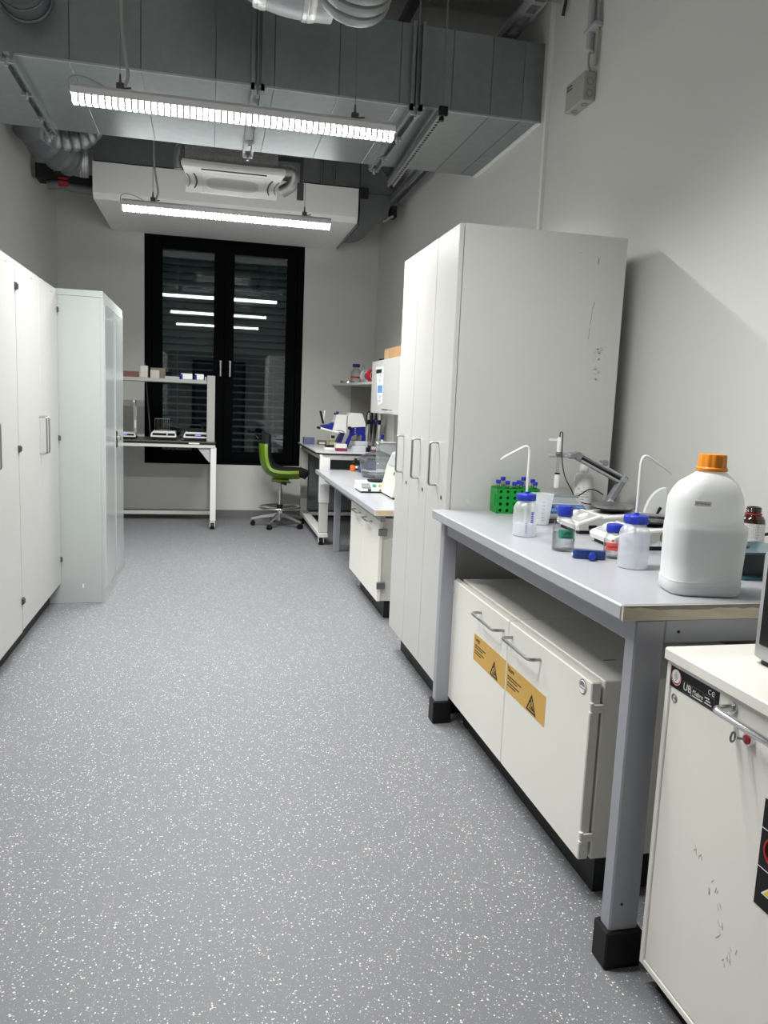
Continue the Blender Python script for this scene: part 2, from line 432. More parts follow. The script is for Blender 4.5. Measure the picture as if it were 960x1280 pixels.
# ------------------------------------------------------------------ big duct under the ceiling
DY0, DY1, DZ0, DZ1 = 4.36, 5.47, 2.955, 3.372
duct = thing('ventilation_duct', 'large rectangular galvanised duct crossing the room under the ceiling', 'duct', (.1, DY0, DZ0))
xs = [-1.546, -.70, -.36, .01, .31, .653, .986, 1.28, 1.508, 1.695, 1.812]
for a, b in zip(xs[:-1], xs[1:]):
    B(a+.0007, b-.0007, DY0, DY1, DZ0, DZ1, b=.0022).build('panel', GALV, duct)
B(XL, 1.812, DY0-.006, DY0+.004, DZ0-.006, DZ0+.004).build('edge_lip', GALV2, duct)
B(1.79, 1.8125, DY0-.004, DY1, DZ0-.008, DZ0+.002).build('sealant_bead', WHITE, duct)
for x in (-.985, .224, 1.076):
    fm = MB()
    if x > 0:
        for s in (-.034, .018): fm.box(x+s, x+s+.016, DY0-.035, DY0, DZ0-.035, DZ1)
    for s in (-.034, .018): fm.box(x+s, x+s+.016, DY0-.035, DY1+.01, DZ0-.035, DZ0)
    fl_ = fm.build('flange', GALV, duct)
    if x > 0: MB().cyl((x, DY0-.018, DZ0-.05), (x, DY0-.018, ZC), .006, n=8).build('threaded_rod', ZINC, fl_)
    for y in (DY0-.012, DY0+.42, DY0+.80, DY1-.02):
        MB().box(x-.03, x+.03, y-.006, y+.006, DZ0-.05, DZ0-.028).cyl((x, y, DZ0-.065), (x, y, DZ0-.03), .009, n=8).build('bolt', GALV2, fl_, True)
# small red notice on the underside
rn = B(-.10, .06, 4.80, 4.92, DZ0-.002, DZ0).build('red_notice', RED, duct)
# round spigot top left, in front of the duct
sp = MB().tube([(-.895, DY0, 3.225), (-.895, DY0-.16, 3.225)], .115, 28).torus((-.895, DY0-.01, 3.225), .12, .008, 28, 6, Matrix.Rotation(pi/2, 3, 'X')).torus((-.895, DY0-.12, 3.225), .118, .006, 28, 6, Matrix.Rotation(pi/2, 3, 'X'))
sp.build('spigot', DUCTD, duct, True)
# perforated support rail on a rod
rail = thing('perforated_rail', 'slotted steel mounting rail hung below the right of the large duct', 'rail', (1.19, 4.2, 2.9))
def rail_pt(t): return (1.185+.06*t, 4.18+1.5*t, 2.862+.018*t)
ra, rb = Vector(rail_pt(0)), Vector(rail_pt(1)); rd = (rb-ra).normalized(); rs = Vector((rd.y, -rd.x, 0)); up = Vector((0, 0, 1))
Rr = Matrix((rs, rd, up)).transposed()
m = MB(); Ln = (rb-ra).length; mid = (ra+rb)/2
for s in (-.0205, .0205): m.obox(mid+rs*s+up*.02, (.003, Ln, .042), Rr)
m.obox(mid+up*.041, (.041, Ln, .003), Rr)
for s in (-.0145, .0145): m.obox(mid+rs*s, (.013, Ln, .003), Rr)
ns = 34
for i in range(ns+1): m.obox(ra+rd*(Ln*i/ns), (.018, .018, .003), Rr)
m.build('channel', GALV, rail)
m = MB().obox(mid+up*.02, (.03, Ln*.98, .03), Rr); m.build('channel_shade', BLACKM, rail)  # black filler stands in for the shade inside the slotted channel
MB().obox(ra-rd*.004+up*.02, (.05, .014, .05), Rr, .004).build('end_cap', BLACK, rail)
MB().cyl(ra+rd*.03-up*.02, ra+rd*.03+up*.0, .014, n=10).build('knob', BLACK, rail, True)
MB().cyl(rb-rd*.03-up*.02, rb-rd*.03+up*.0, .014, n=10).build('knob', BLACK, rail, True)
MB().cyl((1.19, 4.21, 2.9), (1.19, 4.21, ZC), .006, n=8).build('threaded_rod', ZINC, rail, True)

# foil wrapped round ducts at the top
rd_ = thing('round_duct', 'silver round duct with two tape bands in front of the large duct', 'duct', (.3, 3.66, 3.1))
path = chain(bez((.50, 3.66, 3.168), (.46, 3.66, 3.166), (.38, 3.66, 3.162), (.30, 3.66, 3.172), 8), bez((.30, 3.66, 3.172), (.12, 3.66, 3.20), (.06, 3.68, 3.34), (.03, 3.7, 3.6), 10), [Vector((.03, 3.7, 3.6)), Vector((.03, 3.7, ZC))])
MB().tube(path, .165, 32).build('sleeve', FOIL, rd_, True)
for c, d in (((.22, 3.66, 3.187), (1, 0, -.2)), ((.40, 3.66, 3.164), (1, 0, .02))):
    c = Vector(c); d = Vector(d).normalized()
    MB().tube([c-d*.028, c-d*.009, c-d*.004, c+d*.009, c+d*.014, c+d*.028], [.168, .171, .168, .171, .169, .168], 32).build('tape_band', FOILT, rd_, True)
MB().tube(spline([(.33, 3.485, 3.0), (.31, 3.487, 3.1), (.30, 3.487, 3.25), (.30, 3.5, 3.5), (.30, 3.52, ZC)]), .004, 6).build('hanging_wire', ZINC, rd_)
rb_ = thing('ribbed_duct', 'ribbed silver flexible duct beside the taped round duct', 'duct', (.6, 3.4, 3.1))
pts = []; rr = []
c0 = Vector((.562, 3.46, 3.028)); 
for i in range(97):
    t = i/96; p = c0 + Vector((.03*t, -.60*t, .50*t*t+.16*t)); pts.append(p); rr.append(.155 + (-.016, .003, .006, .006, .005, .001)[i % 6])
MB().tube(pts, rr, 36).build('hose', FOIL, rb_, True)

# ------------------------------------------------------------------ luminaires
def luminaire(y, label):
    t = thing('linear_luminaire', label, 'light', (.127, y, 2.675), 'suspended linear luminaires')
    x0, x1 = -.647, .902
    prof = [(-.033, 2.712), (.033, 2.712), (.033, 2.742), (.02, 2.758), (-.02, 2.758), (-.033, 2.742)]
    MB().loft([[Vector((x, y+a, z)) for a, z in prof] for x in (x0, x1)]).build('housing', ALU, t)
    dp = [(-.031, 2.711), (-.024, 2.678), (.024, 2.678), (.031, 2.711)]
    MB().loft([[Vector((x, y+a, z)) for a, z in dp] for x in (x0+.003, x1-.003)]).build('diffuser', LEDON, t)
    ld = bpy.data.lights.new('lens_optic', 'AREA'); ld.shape = 'RECTANGLE'; ld.size = 1.5; ld.size_y = .045
    ld.energy = BEAM; ld.spread = math.radians(SPREAD); ld.color = (1.0, .995, .975)
    lo = bpy.data.objects.new('lens_optic', ld); C.objects.link(lo); lo.parent = t; lo.location = (0, 0, 0)
    m = MB(); n = 52
    for i in range(1, n):
        x = x0 + (x1-x0)*i/n
        m.loft([[Vector((xx, y+a, z)) for a, z in ((-.0325, 2.7115), (-.025, 2.6765), (.025, 2.6765), (.0325, 2.7115))] for xx in (x-.005, x+.005)])
    o = m.build('lens_rib', LENS, t); o['kind'] = 'stuff'
    for xe, s in ((x0, -1), (x1, 1)):
        MB().loft([[Vector((xx, y+a, z)) for a, z in ((-.034, 2.714), (-.034, 2.742), (-.02, 2.759), (.02, 2.759), (.034, 2.742), (.034, 2.714))] for xx in (xe, xe+s*.004)]).build('end_cap', ALU, t)
    for x in (-.432, .70):
        MB().cyl((x, y, 2.80), (x, y, ZC), .0022, n=6).build('suspension_wire', ZINC, t)
        MB().box(x-.018, x+.018, y-.012, y+.012, 2.757, 2.79, .003).cyl((x, y, 2.79), (x, y, 2.83), .007, .004, 8).cyl((x+.012, y-.004, 2.765), (x+.05, y-.004, 2.772), .004, n=6).build('wire_gripper', DGREY, t)
    cab = spline([(-.425, y-.008, ZC), (-.425, y-.008, 3.25), (-.424, y-.008, 3.05), (-.41, y-.008, 2.93), (-.395, y-.008, 2.83), (-.41, y-.005, 2.775)])
    MB().tube(cab, .0075, 8).build('power_cable', CABLEG, t, True)
    lp = spline([(-.50, y, 2.762), (-.56, y-.01, 2.785), (-.62, y-.015, 2.795), (-.655, y-.015, 2.78), (-.662, y-.012, 2.745), (-.655, y-.01, 2.725)])
    MB().tube(lp, .003, 6).build('loop_cable', CABLEG, t, True)
    return t
L1 = luminaire(4.10, 'lit linear luminaire hanging in front of the large galvanised duct')
L2 = dup(L1, (.127, 6.27, 2.675), 'lit linear luminaire hanging in front of the pale plenum box near the window')
L3 = dup(L1, (.127, 1.93, 2.675), 'lit linear luminaire overhead, third row from the window')
for L_, k_ in ((L1, 1.25), (L2, 1.25), (L3, .85)):      # the tubes are not equally strong
    for ch_ in L_.children:
        if ch_.type == 'LIGHT': ch_.data = ch_.data.copy(); ch_.data.energy *= k_

# ------------------------------------------------------------------ plenum box, cassette unit, ducts behind
pl = thing('plenum_box', 'pale grey suspended air plenum box above the dark window', 'plenum', (.15, 7.39, 3.0))
px0, px1, py0, py1, pz0, pz1 = -1.01, 1.322, 7.39, 8.73, 3.003, 3.302
prof = [(py0, pz0+.045), (py0, pz1), (py1, pz1), (py1, pz0), (py0+.05, pz0)]
MB().loft([[Vector((x, a, z)) for a, z in prof] for x in (px0, px1)]).build('casing', PLEN, pl)
MB().box(px1, px1+.012, py0+.02, py1-.1, pz0-.02, pz0+.02).build('corner_rail', ZINC, pl)
for y in (7.6, 7.95): MB().cyl((px1+.02, y, pz0-.03), (px1+.02, y, pz0+.03), .012, n=8).build('bolt', ZINC, pl)

bd = thing('rear_duct', 'dull rectangular duct above the pale plenum box, ending in a rounded bend', 'duct', (.8, 7.40, 3.1))
yA, yB = 7.42, 8.25
for a, b in ((-1.0, -.25), (-.24, .30), (.31, .98), (.99, 1.335)):
    B(a, b, yA, yB, 3.318, 3.535, b=.003).build('section', DUCTD, bd)
for x in (-.245, .305, .985, 1.10):
    MB().box(x-.016, x-.003, yA-.025, yB, 3.31, 3.55).box(x+.003, x+.016, yA-.025, yB, 3.31, 3.55).build('flange', DUCTD, bd)
cx, cz, R_ = 1.338, 3.262, .285
halfd = [Vector((cx, yA-.03, cz+R_-.01))] + [Vector((cx+.02+R_*math.sin(a), yA-.03, cz+R_*math.cos(a))) for a in [pi*i/24 for i in range(25)]] + [Vector((cx, yA-.03, cz-R_))]
MB().prism(halfd, (0, .85, 0)).build('bend', DUCTD, bd, True)
MB().box(cx+.085, cx+R_+.02, yA-.042, yA-.03, cz-.012, cz-.004).box(cx+.085, cx+R_+.02, yA-.042, yA-.03, cz+.008, cz+.016).build('bend_seam', DUCTD, bd)
MB().box(cx, cx+.025, yA-.045, yA-.03, cz+.045, cz+R_-.01).box(cx, cx+.012, yA-.045, yA-.03, cz-R_, cz-.05).build('bend_flange', DUCTD, bd)
B(cx-.012, cx+.07, yA-.07, yA-.028, cz-.045, cz+.045).build('dark_centre_hole', BLACKM, bd)  # black box stands in for the dark hole at the bend's centre
MB().box(1.645, 1.70, yA, yA+.12, 3.09, 3.19).build('wall_bracket', BLACKM, bd)
MB().cyl((1.60, yA-.02, 3.06), (1.66, yA-.02, 3.09), .012, n=8).cyl((1.56, yA-.02, 3.035), (1.6, yA-.02, 3.05), .01, n=8).build('bracket_bolt', GALV2, bd)
# dark mounting rails by the wall
mr = MB()
for x in (1.62, 1.70): mr.box(x-.015, x+.015, 5.48, 7.36, 3.20, 3.24)
tag(mr.build('mounting_rail', DUCTD), 'pair of dull steel rails running to the back along the right wall', 'rail')

ac = thing('cassette_air_conditioner', 'white ceiling cassette air conditioner between the large duct and the plenum box', 'air conditioner', (.17, 6.3, 3.0))
az = 3.0
def warp(u, v):     # square cover with flared corners
    hw, hd = .368, .375
    x, y = u*hw, v*hd
    x *= 1 - .055*(1-v*v)*(1 if abs(u) > .5 else .3)
    y *= 1 - .05*(1-u*u)
    return Vector((.185+x, 6.34+y, az))
per = []
K = 14
for i in range(K): per.append((-1+2*i/K, -1))
for i in range(K): per.append((1, -1+2*i/K))
for i in range(K): per.append((1-2*i/K, 1))
for i in range(K): per.append((-1, 1-2*i/K))
ring0 = [warp(u, v) for u, v in per]
ctr = Vector((.185, 6.34, 0))
def shr(k, dz): return [Vector((ctr.x+(p.x-ctr.x)*k, ctr.y+(p.y-ctr.y)*k, az+dz)) for p in ring0]
MB().loft([shr(.97, .05), shr(1.0, .03), shr(1.0, .008), shr(.985, 0)]).build('cover', WHITE, ac, True)
gr = MB(); gr.box(-.04, .41, 6.09, 6.60, az-.006, az, .002).build('intake_panel', WHITE, ac)
el = MB(); 
el.loft([[Vector((.185+.195*math.copysign(abs(math.cos(t))**.6, math.cos(t)), 6.345+.17*math.copysign(abs(math.sin(t))**.6, math.sin(t)), az-.006-d)) for t in [2*pi*i/40 for i in range(40)]] for d in (0, .002)]).build('perforated_field', pm('field_grey', (.58, .58, .57), .5), ac)
dots = MB()
for i in range(26):
    for j in range(16):
        u, v = -1+2*i/25, -1+2*j/15
        if abs(u)**3.3+abs(v)**3.3 < .9: dots.cyl((.185+u*.19, 6.345+v*.165, az-.0086), (.185+u*.19, 6.345+v*.165, az-.0078), .0042, n=5)
o = dots.build('perforation', LGREY, ac); o['kind'] = 'stuff'
for s in (-1, 1):
    for k, (xx, ln) in enumerate(((.265, .40), (.315, .36))):
        sl = [Vector((.185+s*(xx+.02*(a*a)), 6.34+a*ln/2, az-.001)) for a in (-1, -.6, -.2, .2, .6, 1)]
        MB().tube(sl, .006 if k == 0 else .004, 6).build('outlet_slot', DGREY if k == 0 else MGREY, ac)
B(-.045, .42, 6.0, 6.03, az-.002, az+.002).build('outlet_slot', BLACKM, ac)
B(-.05, .40, 6.64, 6.67, az-.01, az-.002).build('outlet_flap', WHITE, ac)
B(-.16, .50, 6.04, 6.66, az+.05, az+.30).build('housing', FELT, ac)
MB().tube(spline([(-.17, 6.1, 3.16), (-.20, 6.08, 3.15), (-.212, 6.08, 3.08), (-.208, 6.08, 3.0)]), .028, 12).build('foil_pipe', FOILT, ac, True)
MB().tube(spline([(.50, 6.3, 3.10), (.58, 6.28, 3.12), (.64, 6.27, 3.10), (.63, 6.3, 3.03), (.56, 6.35, 2.985)]), [.045]*24+[.045], 14).build('pipe_lagging', FOILT, ac, True)
MB().box(.68, .705, 6.2, 6.206, 2.99, 3.35).box(.66, .71, 6.19, 6.21, 2.90, 3.02).box(.50, .70, 6.2, 6.22, 3.17, 3.20).build('hanger_strap', DGREY, ac)

ac.location.x -= .035; ac.location.y -= .05; ac.location.z -= .055

# round elbows at the left of the plenum box
le = thing('elbow_duct', 'grey segmented round duct bending into the left end of the plenum box', 'duct', (-1.2, 7.0, 3.2))
Rb, r_ = .31, .140
ecx, ecz = -1.11, 3.585
pts = [Vector((-1.385, 6.62, ZC))] + bez((-1.385, 6.62, 3.55), (-1.385, 6.68, 3.27), (-1.25, 7.12, 3.255), (-1.08, 7.2, 3.262), 40); rr = [.145] + [.145 + (.016 if i in (12, 13, 20, 21, 28, 29, 34, 35) else 0) for i in range(41)]
MB().tube(pts, rr, 32).build('bend', DUCTD, le, True)
r_ = .145; MB().tube([pts[-1], pts[-1]+Vector((.065, .008, 0))], r_, 32).build('collar', GALV, le, True)
for k in range(3): MB().tube([Vector((-1.085+.021*k, 7.2, 3.262)), Vector((-1.07+.021*k, 7.202, 3.262))], r_+.004, 32).build('tape_band', FOILT, le, True)
l2 = thing('hose_duct', 'grey flexible round hose hanging in a bow below the large duct', 'duct', (-1.0, 6.2, 3.2))
pts = []; rr = []
for i in range(97):
    a = pi*.93 + pi*1.07*i/96
    pts.append(Vector((-1.005+.165*math.cos(a), 6.2+.10*math.sin(a), 3.255+.165*math.sin(a)))); rr.append((.068, .078, .084, .086, .086, .086, .084, .078)[i % 8])
pts = [Vector((pts[0].x, 6.24, ZC)), Vector((pts[0].x, 6.22, 3.45))] + pts + [Vector((pts[-1].x, 6.22, 3.45)), Vector((pts[-1].x, 6.24, ZC))]; rr = [.08, .08] + rr + [.08, .08]
MB().tube(pts, rr, 24).build('hose', GALV, l2, True)
# black tray with foil pipe in the back left corner
ct = thing('corner_cable_tray', 'black cable tray in the back left corner above the tall grey locker', 'tray', (-1.2, 7.7, 3.1))
MB().box(-1.50, -1.03, 7.55, 7.75, 3.16, 3.22).box(-1.50, -1.35, 7.54, 7.55, 3.16, 3.28).build('tray', BLACKM, ct)
MB().tube(spline([(-1.41, 7.6, 3.12), (-1.3, 7.59, 3.13), (-1.2, 7.6, 3.115), (-1.02, 7.6, 3.105)]), .04, 12).build('foil_pipe', DUCTD, ct, True)
for k in range(3): B(-1.315+.0, -1.235, 7.545, 7.56, 3.105+.03*k, 3.122+.03*k).build('red_label', RED, ct)
B(-1.34, -1.25, 7.53, 7.55, 3.20, 3.24).build('green_block', pm('green_block', (.01, .04, .02), .5), ct)

# ------------------------------------------------------------------ right wall: conduit, junction box, tray
tag(B(XR-.018, XR-.0005, 4.245, 4.275, 2.0, 3.58).build('cable_duct', WHITE), 'slim white cable duct rising up the right wall beside the tall cabinets', 'cable duct')
jb = thing('junction_box', 'grey junction box hanging high on the right wall', 'junction box', (1.78, 3.78, 2.85))
B(1.748, XR, 3.70, 3.90, 2.84, 2.975, b=.004).build('enclosure', CABLEG, jb)
for z in (2.875, 2.93): MB().torus((1.781, 3.699, z), .016, .0022, 20, 5, Matrix.Rotation(pi/2, 3, 'X')).build('knockout', MGREY, jb)
for y in (3.75, 3.85): MB().torus((1.781, y, 2.839), .016, .0022, 20, 5).build('knockout', MGREY, jb)
for z in (2.935, 2.95): B(1.7465, 1.748, 3.83, 3.885, z, z+.006).build('imprint', DGREY, jb)
MB().tube(spline([(1.79, 3.745, 2.975), (1.792, 3.743, 3.0), (1.788, 3.75, 3.03), (1.79, 3.748, 3.09)]), .006, 8).build('cable', CABLEG, jb, True)
pc = thing('conduit_pipe', 'grey conduit pipe running up the right wall above the junction box', 'pipe', (1.79, 3.75, 3.1))
MB().cyl((1.79, 3.755, 3.085), (1.79, 3.76, ZC), .018, n=14).build('pipe', LGREY, pc, True)
MB().cyl((1.797, 3.69, 3.0), (1.797, 3.70, ZC), .009, n=10).build('pipe', CABLEG, pc, True)
B(1.768, XR, 3.67, 3.79, 3.17, 3.19, b=.003).build('clip', LGREY, pc)
MB().cyl((1.79, 3.755, 3.08), (1.79, 3.755, 3.09), .021, n=14).build('bush', OFFW, pc, True)
tr = thing('cable_tray', 'grey cable tray running along the top of the right wall', 'tray', (1.7, 4.0, 3.5))
MB().box(1.66, 1.664, .5, 8.6, 3.52, 3.56).box(1.750, 1.755, .5, 8.6, 3.52, 3.56).build('tray_side', LGREY, tr)
MB().box(1.664, 1.68, .5, 8.6, 3.517, 3.52).box(1.735, 1.750, .5, 8.6, 3.517, 3.52).build('tray_edge', LGREY, tr)
for i in range(60): B(1.68, 1.735, .6+.13*i, .63+.13*i, 3.517, 3.52).build('rung', LGREY, tr)
for y in (1.5, 2.6, 3.4, 4.15, 5.9, 7.0): MB().box(1.65, 1.812, y, y+.03, 3.50, 3.517).build('bracket', GALV2, tr)
tag(MB().tube(spline([(1.70, 4.0, 3.57), (1.765, 4.02, 3.56), (1.785, 4.06, 3.47), (1.79, 4.10, 3.40)]), .009, 8).build('loose_cable', RUBBER, None, True), 'black cable end dangling from the tray at the top of the right wall', 'cable')
tag(B(1.10, 1.15, .2, 8.5, 3.62, 3.67).build('ceiling_strut', DUCTD), 'dark steel strut running lengthwise close under the ceiling', 'strut')

# ------------------------------------------------------------------ left: two tall white cabinets and the steel locker
def left_cabinet(y0, y1, label, zb):
    t = thing('tall_cabinet', label, 'cabinet', (-1.2, y0, 0), 'tall white cabinets along the left wall')
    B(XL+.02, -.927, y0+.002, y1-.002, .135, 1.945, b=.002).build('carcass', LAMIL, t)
    B(XL+.03, -.975, y0, y1, 0, .135).build('plinth', PLINTH, t)
    ym = (y0+y1)/2
    for a, b, hy in ((y0+.003, ym-.002, ym-.035), (ym+.002, y1-.003, ym+.035)):
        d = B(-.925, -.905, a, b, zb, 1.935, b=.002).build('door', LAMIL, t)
        bow((-.905, hy, .99), (-.905, hy, 1.19), (.036, 0, 0), .0045).build('handle', INOX, d, True)
        ye = a if a < ym-.1 else b
        for z in (.26, 1.02, 1.79):
            s = 1 if ye == a else -1
            MB().box(-.912, -.897, ye-.003 if s > 0 else ye-.012, ye+.012 if s > 0 else ye+.003, z+.01, z+.044, .002).box(-.897, -.893, ye+s*.002, ye+s*.010, z+.015, z+.038).build('hinge', DGREY, d)
        MB().box(-.906, -.9045, (a+b)/2+.07, (a+b)/2+.11, 1.90, 1.904).build('scratch', GREYPR, d)
    return t
left_cabinet(3.03, 4.055, 'tall white cabinet cut by the left edge of the photo', .128)
left_cabinet(4.06, 5.088, 'tall white cabinet standing against the grey steel locker', .134)
lk = thing('steel_locker', 'tall glossy grey steel locker standing past the white cabinets', 'locker', (-.9, 5.1, 0))
lx0, lx1, ly0, ly1 = -1.15, -.64, 5.095, 6.16
B(lx0, lx1-.02, ly0, ly1, .0, 1.905, b=.002).build('carcass', STEEL, lk)
B(lx0, lx1-.003, ly0-.002, ly1+.002, 1.905, 1.944, b=.003).build('top_cap', STEEL, lk)
MB().box(lx1-.02, lx1, ly0, ly0+.025, 0, 1.905).box(lx1-.02, lx1, ly1-.025, ly1, 0, 1.905).box(lx1-.02, lx1, ly0+.025, ly1-.025, 0, .075).box(lx1-.02, lx1, ly0+.025, ly1-.025, 1.875, 1.905).build('front_frame', STEEL, lk)
ym = 5.63
for a, b in ((ly0+.027, ym-.002), (ym+.002, ly1-.027)):
    d = B(lx1-.018, lx1+.004, a, b, .078, 1.872, b=.004).build('door', STEELG, lk)
    if a > ym-.01:
        MB().box(lx1+.004, lx1+.012, ym+.03, ym+.065, .96, 1.075, .003).build('lock_plate', BLACK, d)
        MB().cyl((lx1+.012, ym+.047, 1.03), (lx1+.028, ym+.047, 1.03), .013, n=14).box(lx1+.028, lx1+.034, ym+.04, ym+.054, 1.012, 1.048, .002).build('turn_knob', CHROME, d, True)
B(lx1+.003, lx1+.008, ym-.010, ym+.010, .078, 1.872, b=.002).build('centre_strip', STEEL, lk)
B(lx1-.14, lx1-.13, ly0-.0008, ly0, .10, .125).build('scratch', WHITE, lk)

# ------------------------------------------------------------------ right: tall three-door cabinet
tc = thing('tall_pullout_cabinet', 'tall white cabinet with three narrow doors and scuffed side behind the bench', 'cabinet', (1.3, 3.09, 0))
B(.992, 1.713, 3.088, 4.0, .14, 2.071, b=.002).build('carcass', LAMI, tc)
B(1.039, 1.69, 3.10, 3.99, 0, .14).build('plinth', PLINTH, tc)
for i, (a, b, hy, ly) in enumerate(((3.086, 3.386, 3.235, 3.15), (3.390, 3.693, 3.537, 3.453), (3.697, 4.0, 3.851, 3.758))):
    d = B(.969, .989, a, b, .138, 2.067, b=.002).build('door', LAMI, tc)
    bow((.969, hy, .997), (.969, hy, 1.182), (-.036, 0, 0), .0055).build('handle', INOX, d, True)
    MB().cyl((.969, ly, .951), (.9665, ly, .951), .0085, n=14).build('lock', DGREY, d, True)
B(.9682, .969, 3.10, 3.14, 1.99, 1.998).build('painted_glint', WHITE, tc)  # thin white strip paints a glint on the door
# scuffs and small dents on the side panel
sc = MB()
for (p, q, wd) in (((1.585, 1.98), (1.583, 1.955), .003), ((1.58, 1.80), (1.572, 1.77), .002), ((1.572, 1.765), (1.566, 1.70), .0015), ((1.565, 1.69), (1.563, 1.645), .0015), ((1.49, 1.995), (1.51, 1.994), .001)):
    p, q = Vector((p[0], 3.0875, p[1])), Vector((q[0], 3.0875, q[1])); sc.tube([p, (p+q)/2+Vector((.002, 0, 0)), q], wd*.6, 4)
o = sc.build('scratch', GREYPR, tc); o['kind'] = 'stuff'
SCUFF = pm('faint_scuff', (.52, .51, .47), .6)
sc = MB()
for k in range(26):
    x = random.gauss(1.615, .018); z = random.gauss(1.60 if k < 17 else 1.50, .016 if k < 17 else .03); r = random.uniform(.003, .010)
    sc.loft([[Vector((x+r*math.cos(t)*random.uniform(.6, 1.2), yy, z+r*.7*math.sin(t)*random.uniform(.6, 1.2))) for t in [2*pi*i/9 for i in range(9)]] for yy in (3.0879, 3.0874)])
for x, z in ((1.63, 1.05), (1.66, 1.08), (1.64, 1.02), (1.68, 1.03), (1.60, 1.06), (1.67, .99)):
    sc.obox((x, 3.0876, z), (.004, .0008, .012), Matrix.Rotation(random.uniform(-1, 1), 3, 'Y'))
o = sc.build('scuff_mark', SCUFF, tc); o['kind'] = 'stuff'
MB().cyl((1.067, 3.088, .945), (1.067, 3.0865, .945), .009, n=14).build('screw_cap', OFFW, tc, True)

# ------------------------------------------------------------------ right: grey bench
bz = .909
bn = thing('lab_bench', 'grey laboratory bench with chipped front edge standing before the tall cabinet', 'bench', (1.35, 1.54, 0))
B(.912, 1.80, 1.540, 3.083, .872, bz, b=.004).build('worktop', TOP, bn)
# raw cut end with ragged remains of the edging
B(.914, 1.80, 1.533, 1.5405, .873, .9075).build('cut_edge', BEIGE, bn)
m = MB(); xs_ = [.912 + i*(1.80-.912)/40 for i in range(41)]
zt = [(.8995 if x > .96 else .905) + random.uniform(-.003, .002) for x in xs_]
for i in range(40): m.prism([(xs_[i], 1.533, zt[i]), (xs_[i+1], 1.533, zt[i+1]), (xs_[i+1], 1.533, .9085), (xs_[i], 1.533, .9085)], (0, -.001, 0))
o = m.build('glue_residue', pm('glue_residue', (.26, .24, .21), .6, var=.2, scale=30), bn); o['kind'] = 'stuff'
fr = MB().box(.958, .984, 1.585, 3.02, .812, .872, .003).box(1.03, 1.70, 1.542, 1.575, .815, .872, .003).box(1.0, 1.70, 3.02, 3.05, .815, .872, .003).box(1.72, 1.75, 1.585, 3.02, .812, .872, .003)
fr.build('apron', FRAMEG, bn)
MB().cyl((1.065, 1.542, .842), (1.065, 1.5412, .842), .004, n=10).build('bolt_hole', BLACKM, bn)
for (x0, x1, y0, y1) in ((.954, 1.030, 1.541, 1.586), (.945, 1.006, 3.005, 3.052), (1.70, 1.762, 1.541, 1.586), (1.70, 1.762, 3.005, 3.052)):
    lg = B(x0, x1, y0, y1, .06, .872, b=.004).build('leg', FRAMEG, bn)
    MB().box(x0-.010, x1+.010, y0-.010, y1+.012, 0, .098, .004).build('foot_shoe', BLACK, lg)
    if y0 < 2 and x0 < 1: MB().cyl(((x0+x1)/2-.01, y0, .165), ((x0+x1)/2-.01, y0-.0008, .165), .0035, n=10).build('bolt_hole', BLACKM, lg)

